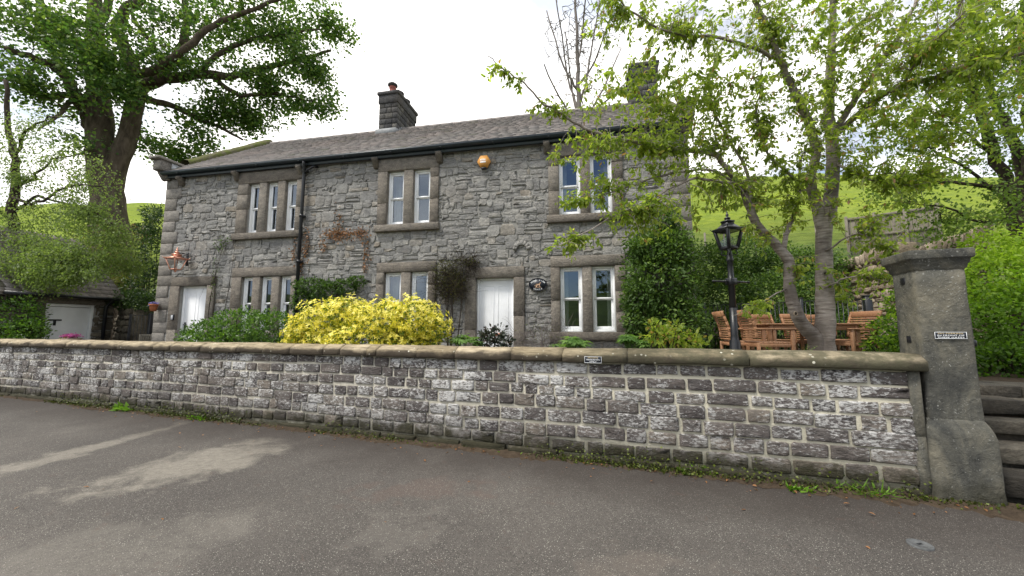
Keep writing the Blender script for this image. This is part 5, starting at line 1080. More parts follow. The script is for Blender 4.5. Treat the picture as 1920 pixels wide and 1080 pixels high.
n_ = 5200; a = NP.uniform(-15, .0, n_); k = (np.sin(a * 1.7) + np.sin(a * .6 + 2) + NP.uniform(-1, 1, n_)) > .2; a = a[k]; m = len(a); P = np.array([wloc(x, -.05, abs(NP.normal(0, .085)) + .02) for x in a]); leaves(mb, P, unit(NP.normal(0, .5, (m, 3)) + [0, -.6, -.2]), unit(NP.normal(0, .5, (m, 3)) + [0, -1, .5]), NP.uniform(.012, .035, m), .9)
kind(mb.build('moss', MT['moss']), 'stuff')
mb = MB(); n_ = 230; a = NP.uniform(-14, 1.5, n_); bb = -.05 - NP.exponential(.16, n_); P = np.array([wloc(x, y, .035 if y > -.15 else .022) for x, y in zip(a, bb)])
far = np.array([[NP.uniform(-5, 4), NP.uniform(1.6, 4.4), .016] for i in range(16)]); P = np.concatenate([P, far]); n_ = len(P)
k = to_l = np.array([to_local(p, W0, WA)[1] < -.04 for p in P]); P = P[k]; n_ = len(P)
leaves(mb, P, unit(NP.normal(0, 1, (n_, 3)) * [1, 1, .15]), unit(NP.normal(0, .35, (n_, 3)) + [0, 0, 1]), NP.uniform(.015, .048, n_), .6, 'nice'); kind(mb.build('fallen_leaves', MT['l_dead']), 'stuff')
# ================================================================ smaller objects
I3 = np.eye(3)
def text_mb(mb, s, size, origin, ux, uz, n, depth=.004, r=.5, stretch=1., bold=0.):
    """lettering as solid geometry: origin = centre of the line, ux along, uz up, n towards the viewer"""
    cu = bpy.data.curves.new('t', 'FONT'); cu.body = s; cu.size = size; cu.align_x = 'CENTER'; cu.align_y = 'CENTER'; cu.extrude = 0; cu.offset = bold; cu.resolution_u = 2
    o = bpy.data.objects.new('t', cu); COL.objects.link(o); bpy.context.view_layer.update()
    me = bpy.data.meshes.new_from_object(o.evaluated_get(bpy.context.evaluated_depsgraph_get())); me.calc_loop_triangles()
    V = np.array([v.co[:] for v in me.vertices]); T = np.array([t.vertices[:] for t in me.loop_triangles])
    bpy.data.objects.remove(o); bpy.data.curves.remove(cu); bpy.data.meshes.remove(me)
    ux, uz, n = map(lambda a: np.array(a, float), (ux, uz, n))
    P = np.array(origin) + V[:, :1] * stretch * ux + V[:, 1:2] * uz + n * depth
    if len(T):
        f = np.cross(P[T[0][1]] - P[T[0][0]], P[T[0][2]] - P[T[0][0]]) @ n
        mb.add(P, None, T if f > 0 else T[:, ::-1], r)
X_, Y_, Z_ = np.eye(3)
# house name sign
so_ = thing('house_sign', 'black oval house name sign with a fox-like animal, right of the front door', 'sign', hloc(10.72, -.04, 2.60), HA)
mb = MB(); an = np.linspace(0, 2 * math.pi, 48, endpoint=False)
prism(mb, [(.205 * math.cos(t), .145 * math.sin(t)) for t in an], -.03, .0, [(1, 0, 0), (0, 0, 1), (0, 1, 0)]); mb.build('plaque', MT['sign_black'], so_)
mb = MB(); k = 48
for i in range(k):
    t0, t1 = 2 * math.pi * i / k, 2 * math.pi * (i + 1) / k; bar(mb, (.203 * math.cos(t0), -.032, .143 * math.sin(t0)), (.203 * math.cos(t1), -.032, .143 * math.sin(t1)), .012, .014)
tube(mb, [(0.0, -.025, .14), (.0, -.03, .175), (.0, -.01, .20)], .004, 6); mb.build('rim', MT['black_metal'], so_)
mb = MB()
def arc_text(s, a0, a1, rx, rz, size, flip=False):
    for i, ch_ in enumerate(s):
        if ch_ == ' ': continue
        t = a0 + (a1 - a0) * i / (len(s) - 1); c_ = (rx * math.cos(t), -.03, rz * math.sin(t)); tx = np.array([-rx * math.sin(t), 0, rz * math.cos(t)]); tx /= np.linalg.norm(tx)
        if not flip: tx = -tx
        up = np.array([-tx[2], 0, tx[0]]); text_mb(mb, ch_, size, c_, tx, up, (0, -1, 0), .005, bold=.0012)
arc_text('HOPE VIEW', R(150), R(30), .165, .098, .044); arc_text('HOUSE', R(240), R(300), .165, .108, .040, True); mb.build('lettering', MT['pale_ink'], so_)
mb = MB(); fox = [(-.085, -.028), (-.07, -.022), (-.055, .0), (-.045, .018), (-.02, .026), (.01, .024), (.03, .03), (.04, .045), (.046, .058), (.054, .048), (.075, .042), (.062, .034), (.052, .028), (.046, .0), (.045, -.04), (.056, -.05), (.038, -.05), (.032, -.012), (.0, -.01), (-.02, -.012), (-.028, -.03), (-.026, -.048), (-.018, -.052), (-.04, -.052), (-.045, -.03), (-.05, -.012), (-.065, -.03)]
import bmesh
def poly_solid(mb, pts, y0, y1, r=.5):
    b = bmesh.new(); vs = [b.verts.new((p[0], y1, p[1])) for p in pts]; f = b.faces.new(vs); bmesh.ops.triangulate(b, faces=[f]); b.verts.index_update()
    T = [[v.index for v in f.verts] for f in b.faces]; b.free(); n_ = len(pts); V = [(p[0], y1, p[1]) for p in pts] + [(p[0], y0, p[1]) for p in pts]
    mb.add(V, [(i, (i + 1) % n_, n_ + (i + 1) % n_, n_ + i) for i in range(n_)], T, r)
poly_solid(mb, fox, -.03, -.04); cbox(mb, -.06, .07, -.036, -.03, -.064, -.052, .002); mb.build('animal_relief', MT['fox'], so_)
# alarm box
al = thing('alarm_box', 'orange hexagonal burglar alarm box high on the cottage wall under the gutter', 'alarm box', hloc(9.45, -.04, 5.58), HA)
mb = MB(); hx = [(math.cos(R(60 * i)), math.sin(R(60 * i))) for i in range(6)]
prism(mb, [(.165 * a, .165 * b) for a, b in hx], -.055, 0, [(1, 0, 0), (0, 0, 1), (0, 1, 0)]); prism(mb, [(.156 * a, .156 * b) for a, b in hx], -.078, -.0552, [(1, 0, 0), (0, 0, 1), (0, 1, 0)]); prism(mb, [(.14 * a, .14 * b) for a, b in hx], -.090, -.0782, [(1, 0, 0), (0, 0, 1), (0, 1, 0)]); mb.build('cover', MT['orange'], al)
mb = MB(); cbox(mb, -.075, .06, -.094, -.0905, -.045, -.015, .001)
for i in range(4): cbox(mb, -.075 + i * .034, -.053 + i * .034, -.094, -.0905, .0, .045, .001)
mb.build('emblem', MT['pale_ink'], al)
mb = MB(); cbox(mb, -.06, .06, -.075, .0, -.185, -.148, .008); mb.build('strobe', MT['sign_black'], al)
# small plate signs
def plate(name, label, loc, rz, w, h, lines, gold_first=True):
    o = thing(name, label, 'sign', loc, rz); mb = MB(); cbox(mb, -w / 2, w / 2, -.006, 0, -h / 2, h / 2, .002); mb.build('plate', MT['sign_black'], o)
    mb = MB(); b = .004
    for q in ((-w / 2, w / 2, -h / 2, -h / 2 + b), (-w / 2, w / 2, h / 2 - b, h / 2), (-w / 2, -w / 2 + b, -h / 2 + b, h / 2 - b), (w / 2 - b, w / 2, -h / 2 + b, h / 2 - b)): cbox(mb, q[0], q[1], -.009, -.0065, q[2], q[3], .0008)
    mb.build('border', MT['pale_ink'], o); m1_, m2 = MB(), MB()
    for i, (s, z, sz, st) in enumerate(lines): text_mb(m1_ if i == 0 else m2, s, sz, (0, -.006, z), X_, Z_, -Y_, .002, .5, st, .0002)
    m1_.build('top_line', MT['gold_ink'], o); m2.build('lettering', MT['pale_ink'], o); return o
p = wpx(1113, 674); plate('small_sign', 'small black sign reading PRIVATE RESIDENTS ONLY fixed to the wall coping', wloc(p[0], -.052, p[2]), WA, .205, .078, [('PRIVATE', .023, .021, 1.6), ('RESIDENTS', .0, .021, 1.55), ('ONLY', -.023, .020, 1.6)])
p = wpx(1780, 627); plate('small_sign', 'small black sign reading NO PARKING IN FRONT OF THESE GATES on the pillar', wloc(.315, .024, 1.545), WA, .235, .065, [('NO PARKING', .018, .018, 1.7), ('IN FRONT OF', -.001, .018, 1.8), ('THESE GATES', -.020, .018, 1.8)])
# wall lantern by the left door
def lantern(root, z0, w0, w1, h, metal, glassm, roofh, parent_name='lantern_frame', thick=.24):
    """square tapering lantern: bottom half-width w0 at z0, top half-width w1 at z0+h"""
    mb = MB(); z1 = z0 + h
    for sx in (-1, 1):
        for sy in (-1, 1): bar(mb, (sx * w0, sy * w0, z0), (sx * w1, sy * w1, z1), w0 * thick)
    for (w, z) in ((w0, z0), (w1, z1)):
        for s in (-1, 1): bar(mb, (-w, s * w, z), (w, s * w, z), w0 * thick); bar(mb, (s * w, -w, z), (s * w, w, z), w0 * thick)
    fo = mb.build(parent_name, metal, root)
    g = MB()
    for s in (-1, 1):
        g.add([(-w0, s * w0, z0), (w0, s * w0, z0), (w1, s * w1, z1), (-w1, s * w1, z1)], [(0, 1, 2, 3)]); g.add([(s * w0, -w0, z0), (s * w0, w0, z0), (s * w1, w1, z1), (s * w1, -w1, z1)], [(0, 1, 2, 3)])
    g.build('glass', glassm, fo)
    mb = MB(); W1 = w1 * 1.16
    lathe(mb, [(W1 * .96, z1 - .01), (W1 * 1.06, z1 + .008), (W1 * 1.0, z1 + .03), (W1 * .72, z1 + roofh * .45), (W1 * .42, z1 + roofh), (W1 * .40, z1 + roofh + .03), (W1 * .48, z1 + roofh + .035), (W1 * .44, z1 + roofh + .06), (W1 * .1, z1 + roofh + .08)], (0, 0, 0), 4)
    for sx in (-1, 1):
        for sy in (-1, 1): bar(mb, (sx * W1 * .98, sy * W1 * .98, z1), (sx * W1 * 1.16, sy * W1 * 1.16, z1 + .045), .012)
    mb.build('lantern_roof', metal, root)
    mb = MB(); zt = z1 + roofh + .07; lathe(mb, [(.02, 0), (.045, .02), (.05, .035), (.025, .05), (.014, .06), (.026, .085), (.022, .10), (.01, .115), (.012, .135), (.002, .16)], (0, 0, zt), 14); mb.build('finial', metal, root, True)
    mb = MB(); lathe(mb, [(.012, z0), (.012, z0 + h * .3), (.022, z0 + h * .32), (.02, z0 + h * .6), (.004, z0 + h * .66)], (0, 0, 0), 10); mb.build('bulb', MT['grey_plastic'], root, True)
lp = hloc(1.02, -.36, 3.20); wl_ = thing('wall_lantern', 'polished copper lantern on a black scroll bracket above the left door', 'wall lamp', lp, HA); wl_.scale = (1.12, 1.12, 1.12)
lantern(wl_, .0, .07, .135, .25, MT['copper'], MT['lanternglass'], .06, 'lantern_frame', .30)
mb = MB(); lathe(mb, [(.01, -.07), (.022, -.05), (.03, -.02), (.06, -.005), (.07, .0)], (0, 0, 0), 12); mb.build('base_knob', MT['copper'], wl_, True)
mb = MB(); cbox(mb, -.03, .03, .24, .265, .12, .46, .006); bar(mb, (0, .0, .41), (0, .25, .41), .022, .02); bar(mb, (0, .06, .40), (0, .25, .18), .014, .014)
t = np.linspace(0, 4.5, 14); tube(mb, np.stack([np.zeros(14), .18 + (.065 - .011 * t) * np.cos(t), .33 + (.065 - .011 * t) * np.sin(t)], 1), .008, 6); mb.build('bracket', MT['black_metal'], wl_)
# keypad by the left door
kp = thing('entry_keypad', 'small grey and black entry keypad on the jamb of the left door', 'keypad', hloc(.70, -.06, 1.93), HA)
mb = MB(); cbox(mb, -.055, .045, -.03, 0, -.075, .075, .006); mb.build('housing', MT['sign_black'], kp)
mb = MB(); cbox(mb, -.028, .035, -.04, -.031, -.06, .06, .004); mb.build('keys', MT['grey_plastic'], kp)
# pots
def flower(P, n, rad, mat, size):
    m = MB(); pts = P + NP.normal(0, 1, (n, 3)) * np.array(rad)
    D = randdir(n * 5); leaves(m, np.repeat(pts, 5, 0), unit(D + [0, 0, .2]), randdir(n * 5), size, .8); return m
pt = thing('wall_pot', 'terracotta half pot of violet flowers hung on the cottage corner', 'flower pot', hloc(.14, -.16, 2.10), HA)
mb = MB(); lathe(mb, [(.065, 0), (.085, .1), (.092, .15), (.105, .155), (.108, .19), (.095, .19), (.085, .17)], (0, 0, 0), 24); mb.build('pot', MT['terracotta'], pt, True)
flower(np.array([[0, 0, .21]]), 60, (.05, .05, .02), None, .03).build('flowers', MT['violetf'], pt); mb = MB(); leaves(mb, np.array([[0, 0, .18]]) + NP.normal(0, .04, (90, 3)) * [1, 1, .5], randdir(90), randdir(90), .035, .6); mb.build('foliage', MT['l_dark'], pt)
b = at(131, 641, 10.6); pp = thing('flower_pot', 'wide clay pot of magenta flowers standing before the white outbuilding door', 'flower pot', b, HA)
mb = MB(); lathe(mb, [(.14, -.16), (.18, -.02), (.19, .05), (.22, .055), (.222, .10), (.2, .10), (.18, .06)], (0, 0, .0), 28); mb.build('pot', MT['tan_stone'], pp, True)
flower(np.array([[.04, 0, .16]]), 130, (.07, .07, .035), None, .035).build('flowers', MT['pinkf'], pp); flower(np.array([[-.10, 0, .13]]), 40, (.04, .05, .02), None, .03).build('pale_flowers', MT['yellowf'], pp)
mb = MB(); leaves(mb, np.array([[0, 0, .10]]) + NP.normal(0, .07, (220, 3)) * [1, 1, .3], randdir(220), randdir(220), .04, .6); mb.build('foliage', MT['l_box'], pp)
# ---------------------------------------------------------------- lamp post
lb = at(1381, 690, 6.2); lx = lb[0]; lpz = .9
lo_ = thing('lamp_post', 'black cast iron lamp post with ladder bar and square lantern beside the patio', 'lamp post', (lx, 6.2, lpz), R(14))
mb = MB(); lathe(mb, [(.11, 0), (.11, .15), (.085, .18), (.08, .5), (.06, .55), (.055, .6), (.052, 1.05)], (0, 0, 0), 16); lathe(mb, [(.05, 1.05), (.047, 1.43), (.06, 1.44), (.062, 1.50), (.045, 1.515), (.043, 1.80), (.052, 1.81), (.056, 1.84), (.048, 1.86), (.044, 1.90), (.03, 1.98), (.026, 2.02)], (0, 0, 0), 16); mb.build('post', MT['black_metal'], lo_, True)
mb = MB(); tube(mb, [(-.34, 0, 1.475), (-.05, 0, 1.475)], [.012, .02], 10); tube(mb, [(.05, 0, 1.475), (.34, 0, 1.475)], [.02, .012], 10); cbox(mb, -.07, .07, -.065, .065, 1.42, 1.53, .012)
for s in (-1, 1): sphere(mb, (s * .345, 0, 1.475), .02, 8, 6); lathe(mb, [(.02, -.02), (.028, 0), (.02, .02)], (s * .11, 0, 1.475), 8)
mb.build('ladder_bar', MT['black_metal'], lo_)
mb = MB()
for i in range(4):
    a = math.pi / 4 + i * math.pi / 2; c_, s_ = math.cos(a), math.sin(a); tube(mb, catmull([(0.02 * c_, .02 * s_, 1.9), (.11 * c_, .11 * s_, 1.93), (.10 * c_, .10 * s_, 2.0), (.125 * c_, .125 * s_, 2.05)], 4), .009, 6)
mb.build('cradle', MT['black_metal'], lo_); lantern(lo_, 2.03, .085, .14, .30, MT['black_metal'], MT['lanternglass'], .10, 'lantern_frame', .5)
# ---------------------------------------------------------------- teak furniture
PZ = .96
mb = MB()
ga, gb = np.meshgrid(np.linspace(-2.6, 2.6, 2), np.linspace(.0, 1, 2), indexing='ij')
V = [at(1330, 650, 8.6), at(1650, 650, 7.6), wloc(-.3, .5), wloc(-2.6, .5)]
V = np.array([[v[0], v[1], PZ] for v in V]); cbox_v = np.concatenate([V, V - [0, 0, .3]]); mb.add(cbox_v, [(0, 3, 2, 1), (0, 1, 5, 4), (1, 2, 6, 5), (2, 3, 7, 6), (3, 0, 4, 7)]); kind(mb.build('patio', MT['paving'], None), 'structure')
def make_chair(label):
    t = thing('garden_chair', label, 'chair', (0, 0, 0), 0, 'teak chairs round the garden table')   # faces -y
    w, d = .27, .25; sz = .43
    mb = MB()
    for i in range(7): y = -d + .02 + i * (2 * d - .03) / 6.6; cbox(mb, -w + .01, w - .01, y - .028, y + .028, sz - .012, sz + .01, .004, U(0, 1))
    for (a, b) in (((-w, -d, sz - .04), (w, -d, sz - .04)), ((-w, d, sz - .04), (w, d, sz - .04)), ((-w, -d, sz - .04), (-w, d, sz - .04)), ((w, -d, sz - .04), (w, d, sz - .04))): bar(mb, a, b, .025, .055, .003, U(0, 1))
    mb.build('seat', MT['teak'], t)
    for s in (-1, 1):
        mb = MB(); cbox(mb, s * (w + .0) - .025, s * w + .025, -d - .03, -d + .02, 0, .64, .006, U(0, 1)); mb.build('leg', MT['teak'], t)
        mb = MB(); cbox(mb, s * w - .022, s * w + .022, d - .025, d + .025, 0, sz, .006, U(0, 1)); mb.build('leg', MT['teak'], t)
        mb = MB(); cbox(mb, s * w - .035, s * w + .035, -d - .06, d + .03, .64, .665, .008, U(0, 1)); mb.build('armrest', MT['teak'], t)
    prof = lambda z: d + .02 + .10 * ((z - sz) / .5) ** 1.4 - .03 * math.sin((z - sz) / .5 * math.pi)
    mb = MB()
    for s in (-1, 1):
        zs_ = np.linspace(sz - .02, .96, 7)
        for a, b in zip(zs_[:-1], zs_[1:]): bar(mb, (s * (w - .02), prof(a), a), (s * (w - .02), prof(b + .004), b + .004), .035, .04, .002, .5, (0, 1, 0))
    for z in np.linspace(sz + .045, .84, 10): cbox(mb, -w + .01, w - .01, prof(z) - .008, prof(z) + .008, z - .013, z + .013, .004, U(0, 1))
    cbox(mb, -w - .0, w + .0, prof(.92) - .018, prof(.92) + .014, .865, .97, .012, U(0, 1)); mb.build('backrest', MT['teak'], t)
    return t
c0 = make_chair('teak chair nearest the lamp post, its slatted back turned to the left')
chs = [(1389, 6.95, R(78), 'teak chair nearest the lamp post, its slatted back turned to the left'), (1436, 6.45, R(82), 'teak armchair second from the lamp post, its side and arm in full view'), (1448, 8.0, R(2), 'teak chair behind the left half of the table facing the road'),
       (1512, 7.8, R(-3), 'teak chair behind the table seen between the two cherry stems'), (1558, 8.2, R(-8), 'teak chair almost hidden behind the right cherry stem'), (1592, 6.9, R(-82), 'teak armchair at the right end of the table beside the railing post')]
for i, (px, Y, a, lab) in enumerate(chs):
    c_ = c0 if i == 0 else copy_tree(c0); p = at(px, 618, Y); c_.location = (p[0], Y, PZ); c_.rotation_euler = (0, 0, a); c_['label'] = lab
# face +x means rotate -y to +x: +90 degrees
tb = thing('garden_table', 'rectangular slatted teak garden table on the patio ringed by matching chairs', 'table', (*at(1497, 618, 7.15)[:2], PZ), R(-6))
mb = MB(); TL, TW = .80, .48
for i in range(9): y = -TW + (i + .5) * 2 * TW / 9; cbox(mb, -TL + .06, TL - .06, y - .048, y + .048, .725, .75, .004, U(0, 1))
for s in (-1, 1): cbox(mb, s * TL - .055 * (s > 0), s * TL + .055 * (s < 0), -TW, TW, .722, .752, .005, U(0, 1))
mb.build('tabletop', MT['teak'], tb)
mb = MB()
for s in (-1, 1): bar(mb, (-TL + .1, s * (TW - .08), .675), (TL - .1, s * (TW - .08), .675), .025, .09); bar(mb, (s * (TL - .1), -TW + .08, .675), (s * (TL - .1), TW - .08, .675), .025, .09)
mb.build('apron', MT['teak'], tb)
for sx in (-1, 1):
    for sy in (-1, 1): mb = MB(); cbox(mb, sx * (TL - .1) - .035, sx * (TL - .1) + .035, sy * (TW - .08) - .035, sy * (TW - .08) + .035, 0, .72, .006, .5); mb.build('leg', MT['teak'], tb)
# railings behind the patio
A0 = at(1318, 573, 9.1); A1 = at(1632, 560, 7.9); L = math.hypot(A1[0] - A0[0], A1[1] - A0[1]); ra = math.atan2(A1[1] - A0[1], A1[0] - A0[0])
rl = thing('iron_railing', 'black iron railing with thin upright bars behind the teak furniture', 'railing', (A0[0], A0[1], 1.0), ra)
zt0, zt1 = A0[2] - 1.0, A1[2] - 1.0
mb = MB(); bar(mb, (0, 0, zt0), (L, 0, zt1), .03, .012); bar(mb, (0, 0, .15), (L, 0, .15), .03, .012); mb.build('rails', MT['black_metal'], rl)
mb = MB(); nb = 38
for i in range(nb): x = .06 + i * (L - .12) / (nb - 1); tube(mb, [(x, 0, -.05), (x, 0, zt0 + (zt1 - zt0) * x / L)], .0085, 6)
mb.build('bars', MT['black_metal'], rl)
for x, h, w in ((.02, zt0 + .03, .03), (L * .205, zt0 + .08, .035), (L * .62, zt1 + .03, .03), (L - .05, zt1 + .05, .06)):
    mb = MB(); cbox(mb, x - w, x + w, -w, w, -.1, h, .006); cbox(mb, x - w * 1.2, x + w * 1.2, -w * 1.2, w * 1.2, h, h + .025, .008); mb.build('post', MT['black_metal'], rl)
# dry stone walls on the bank at the right
def dry_wall(name, label, p0, p1, zb, h0, h1, mat, th=.45, cop=True, hstone=.13, both=False, curve=0):
    p0 = np.array(p0, float); p1 = np.array(p1, float); a = math.atan2(p1[1] - p0[1], p1[0] - p0[0]); Lx = math.hypot(*(p1 - p0)[:2])
    o = thing(name, label, 'wall', (p0[0], p0[1], zb), a)
    mb = MB(); prism(mb, [(0, -.4), (Lx, -.4), (Lx, h1 - .02), (0, h0 - .02)], .03, th, [(1, 0, 0), (0, 0, 1), (0, 1, 0)]); mb.build('core', mat, o)
    mb = MB(); z = -.15; hm = max(h0, h1)
    while z < hm:
        hh = U(.7, 1.3) * hstone; x = -U(0, .2)
        while x < Lx:
            w = U(.14, .42); top = h0 + (h1 - h0) * np.clip((x + w / 2) / Lx, 0, 1)
            if z + hh < top + .02: stone(mb, max(0, x) + .006, min(Lx, x + w) - .006, z + .006, z + hh - .006 , U(.02, .08), .03, .016, .016, 2, None, .01, .5)
            x += w
        z += hh
    mb.build('stonework', mat, o, True)
    if cop:
        mb = MB(); x = 0
        while x < Lx:
            w = U(.09, .17); top = h0 + (h1 - h0) * x / Lx; hh = U(.18, .3)
            cbox(mb, x, x + w - .015, -.06, th + .02, top - .05, top + hh, .035, U(0, 1), roty(U(-.1, .35)), (x, 0, top), .015); x += w
        mb.build('coping_row', mat, o)
    return o
q0 = at(1560, 508, 11.0); q1 = at(1672, 480, 8.6); dry_wall('dry_stone_wall', 'tan dry stone retaining wall seen between the cherry tree and the gate pillar', q0, q1, 1.0, q0[2] - 1.0, q1[2] - 1.0, MT['tan_stone'])
q0 = at(1655, 484, 9.6); q1 = at(1850, 432, 8.8); dry_wall('dry_stone_wall', 'higher dry stone wall with upright coping stones rising behind the gate pillar cap', q0, q1, 1.0, q0[2] - 1.0 - .15, q1[2] - 1.0 - .15, MT['tan_stone'])
# wooden board fence further up
q0 = at(1590, 452, 15.5); q1 = at(1762, 432, 13.8); Lf = math.hypot(*(q1 - q0)[:2])
fe = thing('board_fence', 'silvered upright board fence on the green slope above the dry stone walls', 'fence', (q0[0], q0[1], q0[2]), math.atan2(q1[1] - q0[1], q1[0] - q0[0]))
mb = MB(); x = 0; hz_ = at(1590, 410, 15.5)[2] - q0[2]; dzf = q1[2] - q0[2]
while x < Lf: cbox(mb, x, x + .135, .0, .02, -.6 + dzf * x / Lf, hz_ + dzf * x / Lf + U(-.01, .01), .004, U(0, 1)); x += .145
fb = mb.build('boards', MT['boards'], fe)
for zz_ in (.12, hz_ - .06): mb = MB(); bar(mb, (0, -.03, zz_), (Lf, -.03, zz_ + dzf), .05, .09); mb.build('rail', MT['boards'], fe)
for x in np.arange(0, Lf + .1, Lf / 3): mb = MB(); cbox(mb, x - .05, x + .05, -.12, -.06, -1.2, hz_ + .06 + dzf * x / Lf, .006); mb.build('post', MT['boards'], fe)
# field fence posts on the hillside, with wire
fp = thing('wire_fence', 'thin wooden posts of a wire field fence crossing the green hillside', 'fence', (9, 24, 5))
pp_ = [at(x, y, Y) for x, y, Y in ((1322, 452, 20), (1358, 452, 20.5), (1415, 448, 21), (1470, 440, 21.5), (1530, 436, 22), (1590, 428, 22.5))]
for p in pp_: mb = MB(); p_ = p - [9, 24, 5]; tube(mb, [p_ - [0, 0, 1.2], p_ + [0, 0, .45]], .05, 8); mb.build('post', MT['boards'], fp)
mb = MB()
for h in (.0, .35): tube(mb, [p - [9, 24, 5] + [0, 0, h] for p in pp_], .006, 4)
mb.build('wires', MT['black_metal'], fp)
# ---------------------------------------------------------------- outbuilding at the left
S0 = (-13.05, 12.58, .45); a_ = math.pi / 2 + HA          # far corner; the long side runs back from the road and faces the cottage
dl, dr, dt, et, OL, RW, RR = -1.62, -.49, 1.91, 2.29, -2.6, 2.04, 1.9
ob = thing('outbuilding', 'low stone outbuilding with white stable door and slate roof at the left', 'outbuilding', S0, a_)
mb = MB()
for (x0, x1, z0, z1) in ((OL, dl, 0, et), (dr, 0, 0, et), (dl, dr, dt, et)): cbox(mb, x0, x1, .0, .4, z0, z1, .002)
cbox(mb, OL, 0, 2 * RW - .4, 2 * RW, 0, et, .002)
for x0, x1 in ((OL, OL + .35), (-.36, -.01)): prism(mb, [(.402, 0), (2 * RW - .402, 0), (2 * RW - .402, et), (2 * RW, et), (RW, et + RR - .1), (0, et), (.402, et)], x0, x1, [(0, 1, 0), (0, 0, 1), (1, 0, 0)])
mb.build('wall', MT['mortar'], ob)
mb = MB(); rubble(mb, OL, 0, 0, et, [(dl - .22, dr + .0, 0, dt + .2)], (.02, .05)); mb.build('rubble_stonework', MT['shade_stone'], ob, True)
mb = MB(); cbox(mb, dl - .25, dr + .2, -.05, .2, dt + .002, dt + .22, .012, .5, None, None, .004); cbox(mb, dl - .22, dl - .002, -.045, .2, 0, dt, .012, .2, None, None, .004); mb.build('lintel', MT['grit'], ob)
mb = MB()
for f in ((dl, dl + .07, 0, dt), (dr - .07, dr, 0, dt), (dl + .07, dr - .07, dt - .08, dt)): cbox(mb, f[0], f[1], .03, .14, f[2], f[3], .005)
cbox(mb, dl + .075, dr - .075, .09, .12, .05, dt - .09, .004); cbox(mb, dl + .075, dr - .075, .07, .09, dt * .45, dt * .45 + .05, .004)
dd = mb.build('door', MT['white_door'], ob)
mb = MB(); cbox(mb, dl + .12, dl + .42, .055, .068, dt - .5, dt - .46, .004); cbox(mb, dl + .24, dl + .30, .05, .068, dt - .64, dt - .46, .004); cbox(mb, dl + .1, dl + .36, .055, .068, .62, .67, .004); mb.build('hinge', MT['black_metal'], dd)
mb = MB(); pr = [(-.25, et - .22), (RW, et + RR), (RW, et + RR + .06), (-.25, et - .15)]; prism(mb, pr, OL - .2, .12, [(0, 1, 0), (0, 0, 1), (1, 0, 0)], .4); prism(mb, [(2 * RW + .25, et - .22), (RW, et + RR), (RW, et + RR + .06), (2 * RW + .25, et - .15)], OL - .2, .12, [(0, 1, 0), (0, 0, 1), (1, 0, 0)], .4)
sl2 = math.atan2(RR + .21, RW + .25); s = 0
while s < 2.95:
    x = OL - .2
    while x < .10:
        w = U(.2, .36); x1_ = min(x + w, .12); V = []
        for xx in (x + .004, x1_ - .004):
            for ss, dn in ((s, .015), (s, .04), (s + .3, -.005), (s + .3, .01)): V.append((xx, -.3 + ss * math.cos(sl2) - dn * math.sin(sl2), et - .17 + ss * math.sin(sl2) + dn * math.cos(sl2)))
        mb.add(V, [(0, 4, 5, 1), (1, 5, 7, 3), (0, 1, 3, 2), (4, 6, 7, 5), (0, 2, 6, 4)], None, U(0, 1)); x += w
    s += .2
mb.build('roof', MT['slate'], ob)
mb = MB(); px_ = -.26; tube(mb, [(px_ + .05, -.26, et - .2), (px_ + .05, -.16, et - .28), (px_, -.09, et - .4), (px_, -.09, 0)], .045, 10); tube(mb, [(OL, -.31, et - .17), (.12, -.31, et - .17)], .05, 10); mb.build('downpipe', MT['black_metal'], ob, True)
# stone pier and rough wall between outbuilding and cottage, small gate, bench
q0 = at(216, 640, 12.7); q1 = at(242, 640, 12.2); dry_wall('stone_pier', 'rough brown stone pier beside the small black garden gate, left of the cottage', q0, q1, .5, 1.75, 1.75, MT['shade_stone'], .5, False, .2)
q0 = at(215, 600, 14.2); q1 = at(305, 600, 13.4); dry_wall('dry_stone_wall', 'shaded dry stone wall under the ivy hedge between outbuilding and cottage', q0, q1, .6, 1.55, 1.75, MT['shade_stone'], .5, False, .14)
g0 = at(241, 620, 12.1); g1 = at(281, 620, 11.7); Lg = math.hypot(*(g1 - g0)[:2])
sg = thing('garden_gate', 'small black iron garden gate with thin bars left of the cottage corner', 'gate', (g0[0], g0[1], .55), math.atan2(g1[1] - g0[1], g1[0] - g0[0]))
gh = at(250, 590, 12.)[2] - .55
for x, w in ((.0, .035), (Lg - .06, .07)): mb = MB(); cbox(mb, x, x + w * 1.6, -w * .7, w * .7, 0, gh + .02, .006); mb.build('post', MT['black_metal'], sg)
mb = MB(); bar(mb, (.05, 0, gh - .03), (Lg - .06, 0, gh - .03), .03, .012); bar(mb, (.05, 0, .15), (Lg - .06, 0, .15), .03, .012)
for x in np.linspace(.1, Lg - .1, 6): tube(mb, [(x, 0, .12), (x, 0, gh)], .008, 6)
mb.build('gate_bars', MT['black_metal'], sg)
bp = at(268, 640, 11.1); bz = .8; bh = at(268, 627, 11.1)[2] - bz
be = thing('garden_bench', 'weathered grey slatted bench back peeping over the coping left of the cottage', 'bench', (bp[0], bp[1], bz), HA)
mb = MB(); cbox(mb, -.42, .42, .2, .24, bh - .06, bh, .006); cbox(mb, -.42, .42, .2, .24, .42, .48, .006)
for x in np.linspace(-.36, .36, 10): cbox(mb, x - .022, x + .022, .208, .23, .46, bh - .05, .004, U(0, 1))
mb.build('backrest', MT['boards'], be); mb = MB()
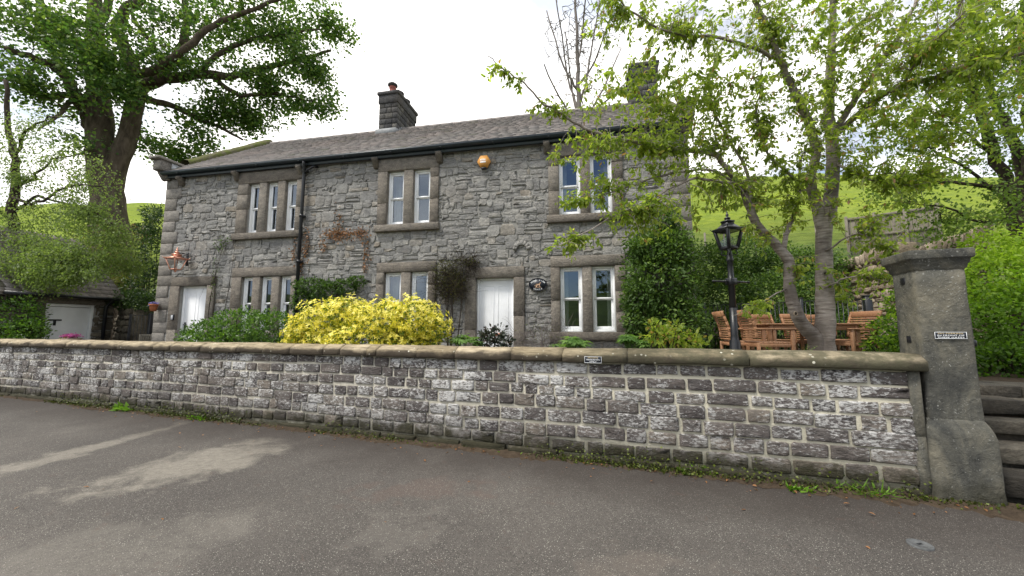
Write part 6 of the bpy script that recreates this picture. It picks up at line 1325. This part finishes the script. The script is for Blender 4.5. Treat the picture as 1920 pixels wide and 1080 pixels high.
for i in range(5): cbox(mb, -.42, .42, -.22 + i * .085, -.15 + i * .085, .40, .425, .004, U(0, 1))
mb.build('seat', MT['boards'], be)
for x in (-.4, .4):
    for y in (-.18, .21): mb = MB(); cbox(mb, x - .03, x + .03, y - .03, y + .03, 0, bh if y > 0 else .4, .005); mb.build('leg', MT['boards'], be)
# drain cover set in the road
p = onz(1725, 1023); dc = thing('drain_cover', 'small worn round metal drain cover set in the road before the pillar', 'drain cover', (p[0], p[1], .0), .2)
mb = MB(); lathe(mb, [(.075, -.02), (.075, .012), (.070, .015), (.064, .013), (.06, .010), (.001, .011)], (0, 0, 0), 28); mb.build('lid', MT['castiron'], dc, True)
mb = MB(); cbox(mb, -.02, .02, -.008, .008, .010, .014, .002); mb.build('key_slot', MT['black_metal'], dc)
# rings round the healed pruning cuts on the cherry tree
ct = [o for o in COL.objects if o.name == 'cherry_tree'][0]
for (x, y, Yd) in cherry_scars:
    p = at(x, y, Yd) - np.array(ct.location[:]); an = np.linspace(0, 2 * math.pi, 15); mb = MB()
    tube(mb, np.stack([p[0] + ( .024) * np.cos(an), np.full(15, p[1]), p[2] + .026 * np.sin(an)], 1), .007, 6, .5, False); mb.build('pruning_scar', MT['grit'] if y < 550 else MT['tan_stone'], ct, True)
    mb = MB(); sphere(mb, p + [0, .012, 0], .021, 10, 6); mb.build('scar_centre', MT['darkbark'], ct, True)

# yellow flower on the tall weed
wf = [o for o in COL.objects if o.get('label', '').startswith('tall broad-leaved weed')][0]
q = onz(1335, 880); q = q - np.array(wf.location[:]); mb = MB(); tube(mb, [q + [0, -.02, 0], q + [.02, -.03, .06], q + [.035, -.03, .11]], .0022, 5); mb.build('stem', MT['l_weed'], wf)
mb = MB(); an = np.linspace(0, 2 * math.pi, 16, endpoint=False); leaves(mb, np.repeat((q + [.035, -.03, .11])[None], 16, 0), np.stack([np.cos(an), np.sin(an) - .2, np.full(16, .35)], 1), np.repeat([[0, -.5, 1.]], 16, 0), .016, .4, 'strap'); mb.build('flower', MT['yellowf'], wf)
